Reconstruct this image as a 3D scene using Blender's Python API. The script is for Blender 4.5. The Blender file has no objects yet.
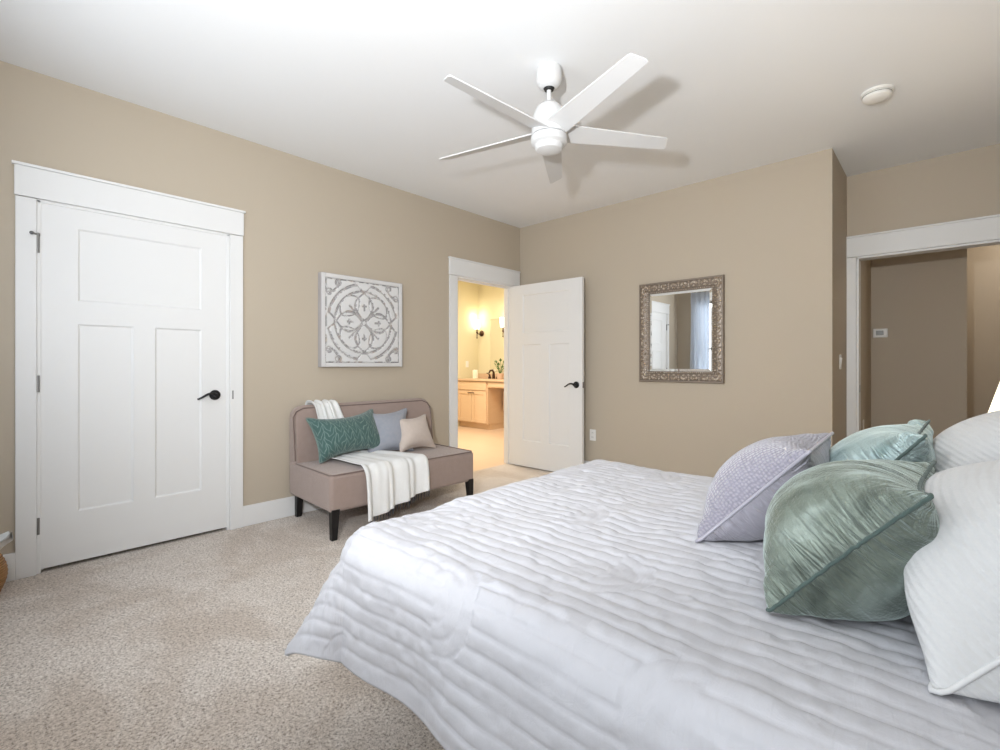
import bpy, math, random
import numpy as np
from mathutils import Vector, Matrix

SC = bpy.context.scene
COL = SC.collection
PI = math.pi
random.seed(7)

# ------------------------------------------------------------------ camera
cam_d = bpy.data.cameras.new('camera')
cam = bpy.data.objects.new('camera', cam_d); COL.objects.link(cam)
cam_d.sensor_width = 36.0
cam_d.lens = 36.0 * 475.7 / 1000.0
cam_d.shift_y = -10.5 / 1000.0
cam_d.clip_start = 0.02
YAW = math.atan2(442.5, 475.7)
cam.location = (0, 0, 1.145)
cam.rotation_euler = (PI / 2, 0, YAW)
SC.camera = cam

# ------------------------------------------------------------------ world, exposure
SC.view_settings.view_transform = 'Standard'
SC.view_settings.look = 'None'
SC.view_settings.exposure = 0.38
SC.view_settings.gamma = 1.0
SC.view_settings.use_curve_mapping = False
world = bpy.data.worlds.new('sky'); SC.world = world
world.use_nodes = True
bg = world.node_tree.nodes['Background']
bg.inputs['Color'].default_value = (0.80, 0.90, 1.0, 1)
bg.inputs['Strength'].default_value = 1.5

# ------------------------------------------------------------------ room numbers
XL, YB, YR, XR, YF, ZC = -3.62, 4.235, 4.97, 0.62, -0.31, 2.74
BUMP = -0.595
WT = 0.12
WIN = [(-3.27, -1.60), (-0.95, 0.35)]       # window behind the camera, then an unseen one added to light the bed
WZ0, WZ1 = 0.60, 2.25
D1 = (0.188, 1.128)                          # closed door in the left wall
D2 = (3.245, 4.100)                          # bathroom doorway in the left wall
HX0, HX1 = -0.526, 0.335                     # opening to the hall
DH = 2.045


def area(name, loc, rot, sx, sy, power, col, spread=PI):
    d = bpy.data.lights.new(name, 'AREA'); d.shape = 'RECTANGLE'
    d.size, d.size_y, d.energy, d.color = sx, sy, power, col
    d.spread = spread
    o = bpy.data.objects.new(name, d); COL.objects.link(o)
    o.location = loc; o.rotation_euler = rot
    return o


def point(name, loc, power, col, r=0.05):
    d = bpy.data.lights.new(name, 'POINT'); d.energy, d.color, d.shadow_soft_size = power, col, r
    o = bpy.data.objects.new(name, d); COL.objects.link(o); o.location = loc
    return o


DAY = (0.93, 0.97, 1.0)
for _k, (_a, _b) in enumerate(WIN):          # daylight by the first window, added fill by the second
    area('window_daylight_and_fill', ((_a + _b) / 2, YF - 0.30, (WZ0 + WZ1) / 2), (PI / 2 - 0.35, 0, 0),
         _b - _a, WZ1 - WZ0, (16, 15)[_k], DAY)
# photographer's hand-held flash, behind and above the camera, tipped up at the ceiling
fd = bpy.data.lights.new('camera_flash', 'SPOT')
fd.energy, fd.color, fd.shadow_soft_size = 240, (0.96, 0.98, 1.0), 0.05
fd.spot_size, fd.spot_blend = math.radians(136), 1.0
flash = bpy.data.objects.new('camera_flash', fd); COL.objects.link(flash)
flash.location = (-0.38, -0.25, 1.53)
flash.rotation_euler = Vector((-0.58, 0.81, 0.31)).to_track_quat('-Z', 'Y').to_euler()
area('bathroom_ceiling_light', (-5.2, 4.4, 2.70), (0, 0, 0), 1.2, 1.2, 78, (1.0, 0.90, 0.75))
area('hall_fill_light', (0.95, 6.72, 2.70), (0, 0, 0), 0.3, 0.3, 11, (1.0, 0.92, 0.82))  # unseen lamp added to brighten the right part of the hall


# ------------------------------------------------------------------ materials
def lin(c):
    return tuple(((v / 255) / 12.92 if v / 255 <= 0.04045 else ((v / 255 + 0.055) / 1.055) ** 2.4) for v in c)


class NT:
    def __init__(s, name):
        s.m = bpy.data.materials.new(name); s.m.use_nodes = True
        s.t = s.m.node_tree; s.b = s.t.nodes['Principled BSDF']

    def n(s, kind, **kw):
        nd = s.t.nodes.new(kind)
        for k, v in kw.items():
            if k in nd.inputs: nd.inputs[k].default_value = v
            else: setattr(nd, k, v)
        return nd

    def l(s, a, b): s.t.links.new(a, b)

    def set(s, **kw):
        for k, v in kw.items():
            k = k.replace('_', ' ')
            i = s.b.inputs[k]
            i.default_value = (*v, 1) if isinstance(v, tuple) and len(v) == 3 and i.type == 'RGBA' else v
        return s

    def coord(s, kind='Object', scale=None):
        o = s.n('ShaderNodeTexCoord').outputs[kind]
        if scale:
            mp = s.n('ShaderNodeMapping'); mp.inputs['Scale'].default_value = scale
            s.l(o, mp.inputs['Vector']); o = mp.outputs['Vector']
        return o

    def noise(s, scale, detail=3, rough=0.5, vec=None, dist=0.0):
        nd = s.n('ShaderNodeTexNoise'); nd.inputs['Scale'].default_value = scale
        nd.inputs['Detail'].default_value = detail; nd.inputs['Roughness'].default_value = rough
        nd.inputs['Distortion'].default_value = dist
        s.l(vec if vec is not None else s.coord(), nd.inputs['Vector'])
        return nd.outputs['Fac']

    def ramp(s, fac, stops):
        r = s.n('ShaderNodeValToRGB')
        r.color_ramp.interpolation = 'EASE'; e = r.color_ramp.elements
        while len(e) < len(stops): e.new(0.5)
        for i, (p, c) in enumerate(stops):
            e[i].position = p; e[i].color = (*c, 1) if len(c) == 3 else c
        s.l(fac, r.inputs['Fac'])
        return r.outputs['Color']

    def mix(s, fac, a, b, blend='MIX'):
        m = s.n('ShaderNodeMix', data_type='RGBA', blend_type=blend)
        if isinstance(fac, float): m.inputs[0].default_value = fac
        else: s.l(fac, m.inputs[0])
        for i, v in ((6, a), (7, b)):
            if isinstance(v, tuple): m.inputs[i].default_value = (*v, 1)
            else: s.l(v, m.inputs[i])
        return m.outputs[2]

    def math(s, op, a, b=0.0):
        m = s.n('ShaderNodeMath', operation=op)
        for i, v in ((0, a), (1, b)):
            if isinstance(v, (int, float)): m.inputs[i].default_value = v
            else: s.l(v, m.inputs[i])
        return m.outputs[0]

    def bump(s, h, strength=0.3, dist=0.01, prev=None):
        b = s.n('ShaderNodeBump'); b.inputs['Strength'].default_value = strength
        b.inputs['Distance'].default_value = dist
        s.l(h, b.inputs['Height'])
        if prev is not None: s.l(prev, b.inputs['Normal'])
        s.l(b.outputs['Normal'], s.b.inputs['Normal'])
        return b.outputs['Normal']

    def color(s, c): s.l(c, s.b.inputs['Base Color'])


def paint(name, c, rough=0.6, bs=0.04, bscale=350):
    t = NT(name); t.set(Base_Color=c, Roughness=rough)
    t.b.inputs['Specular IOR Level'].default_value = 0.3
    t.bump(t.noise(bscale, 2), bs, 0.002)
    return t.m


def fabric(name, c, c2=None, scale=900, rough=0.9, sheen=0.2, bs=0.25, var=40):
    t = NT(name); t.set(Roughness=rough, Sheen_Weight=sheen, Sheen_Roughness=0.5)
    t.b.inputs['Specular IOR Level'].default_value = 0.2
    c2 = c2 or tuple(x * 0.86 for x in c)
    t.color(t.mix(t.noise(var, 3), c, c2))
    w = t.n('ShaderNodeTexWave', bands_direction='X'); w.inputs['Scale'].default_value = scale / 6
    t.l(t.coord(), w.inputs['Vector'])
    w2 = t.n('ShaderNodeTexWave', bands_direction='Z'); w2.inputs['Scale'].default_value = scale / 6
    t.l(t.coord(), w2.inputs['Vector'])
    t.bump(t.math('ADD', w.outputs['Fac'], t.math('ADD', w2.outputs['Fac'], t.noise(scale / 3, 2))), bs, 0.0015)
    return t.m


def metal(name, c, rough=0.35, metallic=1.0):
    t = NT(name); t.set(Base_Color=c, Roughness=rough, Metallic=metallic)
    t.bump(t.noise(200, 2), 0.05, 0.001)
    return t.m


def wood(name, c1, c2, rough=0.45, scale=(1, 1, 14), rot=None):
    t = NT(name); t.set(Roughness=rough)
    v = t.coord('Object', scale)
    n = t.noise(6, 4, 0.6, v, 1.2)
    t.color(t.mix(n, c1, c2)); t.bump(n, 0.05, 0.002)
    return t.m


M = {}
M['wall'] = paint('beige_wall_paint', (0.508, 0.440, 0.350), 0.65)
M['ceil'] = paint('white_ceiling_paint', (0.85, 0.86, 0.87), 0.8)
M['trim'] = paint('white_trim_paint', (0.79, 0.79, 0.785), 0.38, 0.01)
M['bathwall'] = paint('cream_bathroom_paint', (0.70, 0.64, 0.44), 0.6)
M['fan'] = paint('white_enamel', (0.68, 0.68, 0.68), 0.4, 0.01)
M['plastic'] = paint('white_plastic', (0.82, 0.81, 0.78), 0.35, 0.0)
M['dark'] = paint('dark_slot', (0.02, 0.02, 0.02), 0.5, 0.0)
M['screen'] = paint('grey_display', (0.20, 0.20, 0.17), 0.25, 0.0)
M['black_metal'] = metal('black_iron', (0.030, 0.030, 0.032), 0.38, 0.7)
M['grey_metal'] = metal('dull_grey_hinge', (0.22, 0.22, 0.22), 0.4)
M['bronze'] = metal('oil_rubbed_bronze', (0.07, 0.035, 0.02), 0.4, 0.8)
t = NT('mirror_silver'); t.set(Base_Color=(0.93, 0.94, 0.93), Roughness=0.0, Metallic=1.0); M['mirror'] = t.m
M['black_wood'] = paint('black_lacquer', (0.012, 0.011, 0.011), 0.35, 0.02)
M['maple'] = wood('pale_maple', (0.72, 0.52, 0.34), (0.62, 0.42, 0.26))
M['maple2'] = wood('pale_maple_panel', (0.74, 0.55, 0.37), (0.66, 0.46, 0.29))
M['stone'] = paint('beige_stone_counter', (0.62, 0.44, 0.29), 0.3, 0.02, 60)
M['upholstery'] = fabric('taupe_linen', (0.370, 0.285, 0.250), (0.315, 0.240, 0.210), 900, 0.9, 0.25, 0.3, 25)
M['upholstery_piping'] = fabric('taupe_piping', (0.205, 0.15, 0.13), None, 900)
M['white_throw'] = fabric('white_woven_throw', (0.82, 0.82, 0.81), (0.78, 0.78, 0.77), 1400, 0.95, 0.2, 0.35)
M['fringe'] = fabric('charcoal_fringe', (0.05, 0.055, 0.07), None, 900)
M['cream_fabric'] = fabric('cream_cushion_fabric', (0.62, 0.53, 0.47), None, 900)
M['bluegrey_fabric'] = fabric('blue_grey_cushion_fabric', (0.36, 0.36, 0.40), (0.28, 0.31, 0.36), 700)
M['ticking'] = fabric('pale_mattress_ticking', (0.60, 0.60, 0.62), None, 700)
M['boxspring'] = fabric('grey_box_spring_cloth', (0.30, 0.30, 0.33), None, 700)
M['wicker'] = None

t = NT('carpet'); t.set(Roughness=1.0, Sheen_Weight=0.25)
t.b.inputs['Specular IOR Level'].default_value = 0.05
n1 = t.noise(108, 5, 0.9); n2 = t.noise(2.1, 4, 0.6, None, 0.6); n3 = t.noise(420, 2, 0.6)
c = t.ramp(n1, [(0.38, (0.13, 0.095, 0.07)), (0.455, (0.58, 0.50, 0.43)), (0.55, (0.80, 0.72, 0.65)), (0.64, (1.0, 0.96, 0.91))])
t.color(t.mix(t.ramp(n2, [(0.35, (0.86, 0.84, 0.82)), (0.62, (1.06, 1.06, 1.07))]), (0.5, 0.5, 0.5), c, 'MIX') if False else
        t.mix(1.0, c, t.ramp(n2, [(0.38, (0.84, 0.80, 0.76)), (0.60, (1.0, 1.0, 1.0))]), 'MULTIPLY'))
t.bump(t.math('ADD', n1, t.math('MULTIPLY', n3, 0.5)), 0.7, 0.008)
M['carpet'] = t.m

t = NT('bathroom_tile'); t.set(Roughness=0.35)
br = t.n('ShaderNodeTexBrick'); br.offset = 0.5
br.inputs['Scale'].default_value = 1.0
br.inputs['Brick Width'].default_value = 0.6; br.inputs['Row Height'].default_value = 0.3
br.inputs['Mortar Size'].default_value = 0.004
br.inputs['Color1'].default_value = (0.68, 0.51, 0.37, 1); br.inputs['Color2'].default_value = (0.66, 0.49, 0.35, 1)
br.inputs['Mortar'].default_value = (0.60, 0.46, 0.32, 1)
t.l(t.coord(), br.inputs['Vector']); t.color(br.outputs['Color'])
M['tile'] = t.m

t = NT('window_glass')
for nd in list(t.t.nodes):
    if nd.type == 'BSDF_PRINCIPLED': t.t.nodes.remove(nd)
tr = t.n('ShaderNodeBsdfTransparent'); gl = t.n('ShaderNodeBsdfGlossy'); gl.inputs['Roughness'].default_value = 0.02
mx = t.n('ShaderNodeMixShader'); mx.inputs[0].default_value = 0.06
t.l(tr.outputs[0], mx.inputs[1]); t.l(gl.outputs[0], mx.inputs[2])
t.l(mx.outputs[0], t.t.nodes['Material Output'].inputs['Surface'])
M['glass'] = t.m


def emit(name, c, strength):
    t = NT(name); t.set(Base_Color=c, Roughness=0.5, Emission_Color=c, Emission_Strength=strength)
    return t.m


M['sconce_glass'] = emit('lit_sconce_glass', (1.0, 0.95, 0.84), 3.0)
M['lamp_shade'] = emit('lit_lamp_shade', (1.0, 0.93, 0.74), 0.95)

# quilt cloth
t = NT('quilt_cotton'); t.set(Roughness=0.55, Sheen_Weight=0.15, Sheen_Roughness=0.4)
t.b.inputs['Specular IOR Level'].default_value = 0.35
uv = t.coord('UV')
t.color(t.mix(t.noise(8, 3, 0.5, uv), (0.520, 0.518, 0.548), (0.498, 0.496, 0.528)))
nb = t.noise(26, 4, 0.6, uv, 1.5)
mpv = t.n('ShaderNodeMapping'); mpv.inputs['Scale'].default_value = (60, 9, 1); t.l(uv, mpv.inputs['Vector'])
nb2 = t.noise(1.0, 3, 0.6, mpv.outputs['Vector'], 1.0)
t.bump(t.math('ADD', t.math('MULTIPLY', nb, 0.5), nb2), 0.22, 0.010)
M['quilt'] = t.m

def creases(t):
    sep = t.n('ShaderNodeSeparateXYZ'); uvc = t.coord('UV'); t.l(uvc, sep.inputs[0])
    def dist(o): return t.math('MINIMUM', o, t.math('SUBTRACT', 1.0, o))
    out = None
    for o, sc in ((sep.outputs[0], (2.2, 12, 1)), (sep.outputs[1], (12, 2.2, 1))):
        mp = t.n('ShaderNodeMapping'); mp.inputs['Scale'].default_value = sc; t.l(uvc, mp.inputs['Vector'])
        f = t.noise(1.0, 3, 0.55, mp.outputs['Vector'], 1.6)
        w = t.math('POWER', 2.718, t.math('MULTIPLY', dist(o), -7.0))
        k = t.math('MULTIPLY', f, w)
        out = k if out is None else t.math('ADD', out, k)
    return out


# velvets: crushed pile, streaks along the cloth; pale streaks are painted highlights
def velvet(name, ca, cb, cc):
    t = NT(name)
    uv = t.coord('UV')
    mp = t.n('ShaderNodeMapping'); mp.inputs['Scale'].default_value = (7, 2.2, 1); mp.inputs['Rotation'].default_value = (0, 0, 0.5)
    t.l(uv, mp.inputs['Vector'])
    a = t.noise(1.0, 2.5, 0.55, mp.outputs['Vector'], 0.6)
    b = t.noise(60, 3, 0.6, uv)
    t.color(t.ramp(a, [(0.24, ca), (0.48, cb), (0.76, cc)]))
    t.set(Metallic=0.45, Sheen_Weight=0.7, Sheen_Roughness=0.35)
    t.b.inputs['Sheen Tint'].default_value = (0.85, 1.0, 0.97, 1)
    t.l(t.math('ADD', t.math('MULTIPLY', a, 0.20), 0.25), t.b.inputs['Roughness'])
    t.bump(t.math('ADD', t.math('MULTIPLY', creases(t), 2.2), t.math('ADD', t.math('MULTIPLY', a, 0.7), t.math('MULTIPLY', b, 0.16))), 0.8, 0.016)
    return t.m


M['velvet_seam'] = fabric('dark_velvet_seam', (0.09, 0.13, 0.118), None, 700)
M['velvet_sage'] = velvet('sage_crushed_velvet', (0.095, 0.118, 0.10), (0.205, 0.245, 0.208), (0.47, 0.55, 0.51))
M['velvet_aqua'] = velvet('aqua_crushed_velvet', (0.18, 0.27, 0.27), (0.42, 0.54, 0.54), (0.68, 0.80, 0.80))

t = NT('lavender_satin'); t.set(Base_Color=(0.35, 0.335, 0.385), Roughness=0.34, Sheen_Weight=0.3)
t.b.inputs['Metallic'].default_value = 0.15
t.bump(creases(t), 0.8, 0.03)
M['lav_satin'] = t.m
t = NT('lavender_quilted_knit'); t.set(Roughness=0.6, Sheen_Weight=0.4)
uv = t.coord('UV', (42, 42, 1))
vo = t.n('ShaderNodeTexVoronoi'); vo.inputs['Scale'].default_value = 1.0; vo.inputs['Randomness'].default_value = 0.35
t.l(uv, vo.inputs['Vector'])
t.color(t.ramp(vo.outputs['Distance'], [(0.1, (0.33, 0.315, 0.365)), (0.65, (0.235, 0.222, 0.272))]))
inv = t.math('SUBTRACT', 1.0, vo.outputs['Distance'])
t.bump(inv, 0.8, 0.008)
M['lav_knit'] = t.m

t = NT('white_ribbed_matelasse'); t.set(Roughness=0.85, Sheen_Weight=0.2)
uv = t.coord('UV')
t.color(t.mix(t.noise(30, 3, 0.6, uv), (0.66, 0.66, 0.66), (0.61, 0.61, 0.615)))
mp = t.n('ShaderNodeMapping'); mp.inputs['Rotation'].default_value = (0, 0, 0.12); t.l(uv, mp.inputs['Vector'])
w = t.n('ShaderNodeTexWave', bands_direction='Y'); w.inputs['Scale'].default_value = 16; w.inputs['Distortion'].default_value = 1.5
w.inputs['Detail'].default_value = 3; w.inputs['Detail Scale'].default_value = 3
t.l(mp.outputs['Vector'], w.inputs['Vector'])
t.bump(t.math('ADD', w.outputs['Fac'], t.noise(150, 3, 0.6, uv)), 0.35, 0.006)
M['sham'] = t.m

# green cushion with pale leaf-line pattern (a herringbone of stems)
t = NT('green_leaf_pattern_fabric'); t.set(Roughness=0.8, Sheen_Weight=0.3)
uvn = t.coord('UV')
sx = t.n('ShaderNodeSeparateXYZ')
dn = t.n('ShaderNodeTexNoise'); dn.inputs['Scale'].default_value = 4; t.l(uvn, dn.inputs['Vector'])
vm = t.n('ShaderNodeVectorMath', operation='MULTIPLY_ADD'); t.l(dn.outputs['Color'], vm.inputs[0])
vm.inputs[1].default_value = (0.20, 0.20, 0); t.l(uvn, vm.inputs[2])
t.l(vm.outputs[0], sx.inputs[0])
U, V = sx.outputs[0], sx.outputs[1]
tri = t.math('PINGPONG', t.math('MULTIPLY', U, 9.0), 0.5)
leaf = t.math('FRACT', t.math('ADD', t.math('MULTIPLY', V, 11.0), t.math('MULTIPLY', tri, 2.6)))
la = t.math('LESS_THAN', t.math('ABSOLUTE', t.math('SUBTRACT', leaf, 0.5)), 0.085)
lb = t.math('LESS_THAN', tri, 0.035)
lc = t.math('MAXIMUM', la, lb)
t.color(t.mix(lc, t.mix(t.noise(6, 2, 0.5, uvn), (0.042, 0.098, 0.092), (0.062, 0.128, 0.118)), (0.16, 0.24, 0.215)))
t.bump(t.math('ADD', lc, t.noise(150, 2, 0.5, uvn)), 0.2, 0.003)
M['leaf_fabric'] = t.m

t = NT('white_curtain_linen'); t.set(Base_Color=(0.85, 0.87, 0.90), Roughness=0.9)
t.bump(t.noise(300, 2), 0.2, 0.001)
tl = t.n('ShaderNodeBsdfTranslucent'); tl.inputs['Color'].default_value = (0.80, 0.84, 0.90, 1)
mx = t.n('ShaderNodeMixShader'); mx.inputs[0].default_value = 0.55
t.l(t.b.outputs[0], mx.inputs[1]); t.l(tl.outputs[0], mx.inputs[2]); t.l(mx.outputs[0], t.t.nodes['Material Output'].inputs['Surface'])
M['curtain'] = t.m

t = NT('wicker'); t.set(Roughness=0.6)
w = t.n('ShaderNodeTexWave', bands_direction='Z'); w.inputs['Scale'].default_value = 28; w.inputs['Distortion'].default_value = 2.0
t.l(t.coord(), w.inputs['Vector'])
t.color(t.mix(w.outputs['Fac'], (0.20, 0.085, 0.025), (0.50, 0.27, 0.10)))
t.bump(w.outputs['Fac'], 0.5, 0.01)
M['wicker'] = t.m

t = NT('antique_silver_gilt'); t.set(Metallic=0.75, Roughness=0.42)
t.color(t.ramp(t.noise(70, 4, 0.65), [(0.34, (0.20, 0.14, 0.09)), (0.5, (0.48, 0.40, 0.32)), (0.66, (0.80, 0.75, 0.68))]))
t.bump(t.noise(160, 3), 0.3, 0.003)
M['gilt'] = t.m
M['gilt_flat'] = metal('pewter_edge', (0.27, 0.225, 0.185), 0.45, 0.5)

t = NT('distressed_white_carving'); t.set(Roughness=0.75)
at = t.n('ShaderNodeAttribute'); at.attribute_name = 'wear'
wearf = at.outputs['Fac']
nz = t.noise(26, 5, 0.7)
wn = t.math('MULTIPLY', wearf, t.ramp(nz, [(0.44, (0.06, 0.06, 0.06)), (0.52, (1, 1, 1))]))
base = t.mix(t.noise(9, 4), (0.74, 0.73, 0.72), (0.62, 0.62, 0.63))
worn = t.mix(t.ramp(t.noise(14, 2), [(0.55, (0, 0, 0)), (0.66, (1, 1, 1))]), (0.045, 0.045, 0.05), (0.24, 0.13, 0.05))
t.color(t.mix(wn, base, worn))
M['carving'] = t.m
M['art_side'] = paint('grey_wood_edge', (0.42, 0.40, 0.40), 0.6, 0.05, 90)
M['leaf'] = paint('green_leaf', (0.06, 0.13, 0.03), 0.5, 0.02)
M['pot'] = paint('pale_clay_pot', (0.60, 0.42, 0.30), 0.5, 0.02)
M['wax'] = paint('ivory_bottle', (0.85, 0.80, 0.66), 0.4, 0.0)
M['nightwood'] = wood('dark_nightstand_wood', (0.10, 0.06, 0.04), (0.06, 0.035, 0.025))
M['ceramic'] = paint('grey_ceramic', (0.55, 0.55, 0.52), 0.2, 0.0)


# ------------------------------------------------------------------ mesh helpers
class MB:
    def __init__(s): s.v, s.f = [], []

    def add(s, verts, faces):
        o = len(s.v); s.v += [tuple(v) for v in verts]; s.f += [tuple(i + o for i in f) for f in faces]
        return s

    def box(s, a, b):
        (x0, y0, z0), (x1, y1, z1) = a, b
        x0, x1 = min(x0, x1), max(x0, x1); y0, y1 = min(y0, y1), max(y0, y1); z0, z1 = min(z0, z1), max(z0, z1)
        v = [(x0, y0, z0), (x1, y0, z0), (x1, y1, z0), (x0, y1, z0), (x0, y0, z1), (x1, y0, z1), (x1, y1, z1), (x0, y1, z1)]
        return s.add(v, [(3, 2, 1, 0), (4, 5, 6, 7), (0, 1, 5, 4), (1, 2, 6, 5), (2, 3, 7, 6), (3, 0, 4, 7)])

    def hexa(s, lo, hi):                      # two quads of corner points
        return s.add(list(lo) + list(hi), [(3, 2, 1, 0), (4, 5, 6, 7), (0, 1, 5, 4), (1, 2, 6, 5), (2, 3, 7, 6), (3, 0, 4, 7)])

    def rings(s, rings, closed_ends=True, loop=True):
        n = len(rings[0]); vs = [p for r in rings for p in r]; fs = []
        for i in range(len(rings) - 1):
            for j in range(n if loop else n - 1):
                k = (j + 1) % n
                fs.append((i * n + j, i * n + k, (i + 1) * n + k, (i + 1) * n + j))
        if closed_ends:
            fs.append(tuple(range(n - 1, -1, -1))); fs.append(tuple((len(rings) - 1) * n + j for j in range(n)))
        return s.add(vs, fs)

    def tube(s, pts, r, n=10, closed=False):
        pts = [Vector(p) for p in pts]
        if isinstance(r, (int, float)): r = [r] * len(pts)
        rg = []
        up = None
        for i, p in enumerate(pts):
            if closed: t = pts[(i + 1) % len(pts)] - pts[i - 1]
            else: t = pts[min(i + 1, len(pts) - 1)] - pts[max(i - 1, 0)]
            t.normalize()
            if up is None:
                up = Vector((0, 0, 1)) if abs(t.z) < 0.9 else Vector((1, 0, 0))
            a = t.cross(up)
            if a.length < 1e-4: a = t.cross(Vector((0.3, 1, 0.2)))
            a.normalize(); b = a.cross(t).normalized(); up = b
            rg.append([p + (a * math.cos(q) + b * math.sin(q)) * r[i] for q in [2 * PI * k / n for k in range(n)]])
        if closed:
            rg.append(rg[0]); return s.rings(rg, False)
        return s.rings(rg)

    def lathe(s, prof, c=(0, 0, 0), axis='Z', n=32):
        rg = []
        for r, h in prof:
            ring = []
            for k in range(n):
                q = 2 * PI * k / n; x, y = r * math.cos(q), r * math.sin(q)
                p = {'Z': (x, y, h), 'X': (h, x, y), 'Y': (y, h, x), '-X': (-h, y, x), '-Y': (x, -h, y)}[axis]
                ring.append((p[0] + c[0], p[1] + c[1], p[2] + c[2]))
            rg.append(ring)
        return s.rings(rg)

    def prism(s, poly, y0, y1, axis='Y'):     # poly of (x,z) extruded along Y
        a = [(x, y0, z) for x, z in poly]; b = [(x, y1, z) for x, z in poly]
        return s.rings([a, b])

    def blob(s, c, rx, ry, rz, n=8, m=6):
        prof = []
        rg = []
        for i in range(m + 1):
            th = PI * i / m; r = max(math.sin(th), 0.02); h = math.cos(th)
            rg.append([(c[0] + rx * r * math.cos(2 * PI * k / n), c[1] + ry * r * math.sin(2 * PI * k / n), c[2] + rz * h) for k in range(n)])
        return s.rings(rg)

    def build(s, name, mat, parent=None, smooth=False, bevel=0.0, seg=2, subsurf=0, angle=35):
        off = Vector(parent_world(parent)) if parent else Vector((0, 0, 0))
        me = bpy.data.meshes.new(name)
        vs = np.array(s.v, dtype=float)
        if parent is None:
            lo, hi = vs.min(0), vs.max(0)
            org = Vector(((lo[0] + hi[0]) / 2, (lo[1] + hi[1]) / 2, lo[2]))
        else: org = off
        vs = vs - np.array(org)
        me.from_pydata(vs.tolist(), [], s.f); me.materials.append(mat)
        o = bpy.data.objects.new(name, me); COL.objects.link(o)
        if parent: o.parent = parent
        else: o.location = org
        fix_normals(me)
        if smooth:
            me.polygons.foreach_set('use_smooth', [True] * len(me.polygons))
            if angle:
                me.set_sharp_from_angle(angle=math.radians(angle))
        if bevel:
            b = o.modifiers.new('bevel', 'BEVEL'); b.width = bevel; b.segments = seg; b.limit_method = 'ANGLE'
            b.angle_limit = math.radians(40); b.harden_normals = False
        if subsurf:
            q = o.modifiers.new('sub', 'SUBSURF'); q.levels = q.render_levels = subsurf
        return o


def fix_normals(me):
    import bmesh
    bm = bmesh.new(); bm.from_mesh(me); bmesh.ops.recalc_face_normals(bm, faces=bm.faces); bm.to_mesh(me); bm.free()


def parent_world(p):
    v = Vector((0, 0, 0))
    while p is not None: v = v + p.location; p = p.parent
    return v


def tag(o, label=None, cat=None, group=None, kind=None):
    if label: o['label'] = label
    if cat: o['category'] = cat
    if group: o['group'] = group
    if kind: o['kind'] = kind
    return o


def empty(name, loc):
    o = bpy.data.objects.new(name, None); COL.objects.link(o); o.location = loc; o.empty_display_size = 0.05
    return o


def struct(o): o['kind'] = 'structure'; return o


def copy_tree(o, parent=None):
    c = o.copy(); COL.objects.link(c)
    if parent: c.parent = parent
    for ch in [x for x in bpy.data.objects if x.parent == o]: copy_tree(ch, c)
    return c


# ------------------------------------------------------------------ room shell
W = M['wall']
m = MB()
m.box((XL - WT, YF - WT, 0), (XL, D1[0], ZC)); m.box((XL - WT, D1[0], DH), (XL, D1[1], ZC))
m.box((XL - WT, D1[1], 0), (XL, D2[0], ZC)); m.box((XL - WT, D2[0], DH), (XL, D2[1], ZC))
m.box((XL - WT, D2[1], 0), (XL, YB, ZC))
struct(m.build('wall_left', W))
m = MB(); m.box((XL - WT, YB, 0), (BUMP, YR + WT, ZC)); struct(m.build('wall_back', W))
m = MB()
m.box((BUMP, YR, 0), (HX0, YR + WT, ZC)); m.box((HX1, YR, 0), (XR + WT, YR + WT, ZC)); m.box((HX0, YR, DH), (HX1, YR + WT, ZC))
struct(m.build('wall_recess', W))
m = MB(); m.box((XR, YF - WT, 0), (XR + WT, YR, ZC)); struct(m.build('wall_right', W))
m = MB()
xs = [XL] + [x for w in WIN for x in w] + [XR]
for i in range(0, len(xs), 2): m.box((xs[i], YF - WT, 0), (xs[i + 1], YF, ZC))
for a, b in WIN:
    m.box((a, YF - WT, 0), (b, YF, WZ0)); m.box((a, YF - WT, WZ1), (b, YF, ZC))
struct(m.build('wall_front', W))
m = MB(); m.box((XL - WT / 2, YF - WT, -0.1), (1.8, 8.0, 0)); struct(m.build('floor', M['carpet']))
m = MB(); m.box((-6.8, 1.8, -0.1), (XL - WT / 2, 6.7, 0.0)); struct(m.build('floor_bathroom', M['tile']))
m = MB(); m.box((-6.8, YF - 0.2, ZC), (1.8, 8.0, ZC + 0.1)); struct(m.build('ceiling', M['ceil']))
# unseen shell added behind the closed door to block sky in its gap
m = MB()
m.box((XL - 0.75, -0.05, 0), (XL - 0.70, 1.40, ZC)); m.box((XL - 0.70, -0.05, 0), (XL - WT, 0.0, ZC)); m.box((XL - 0.70, 1.35, 0), (XL - WT, 1.40, ZC))
struct(m.build('wall_gap_blocker', W))
m = MB(); m.box((XL - 0.75, -0.05, -0.1), (XL - WT / 2, 1.40, 0)); struct(m.build('floor_gap_blocker', M['carpet']))
# hall beyond the recess
m = MB(); m.box((BUMP - 0.02, YR + WT, 0), (HX0 - 0.004, 6.1, ZC)); struct(m.build('wall_hall_left', W))
m = MB(); m.box((BUMP - 0.02, 6.1, 0), (0.164, 7.2, ZC)); struct(m.build('wall_hall_back', W))
m = MB(); m.box((0.164, 7.0, 0), (1.8, 7.2, ZC)); struct(m.build('wall_hall_far', W))
m = MB(); m.box((1.6, YR + WT, 0), (1.8, 7.0, ZC)); m.box((XR + WT, YR + 0.02, 0), (1.8, YR + WT, ZC)); struct(m.build('wall_hall_right', W))
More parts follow.
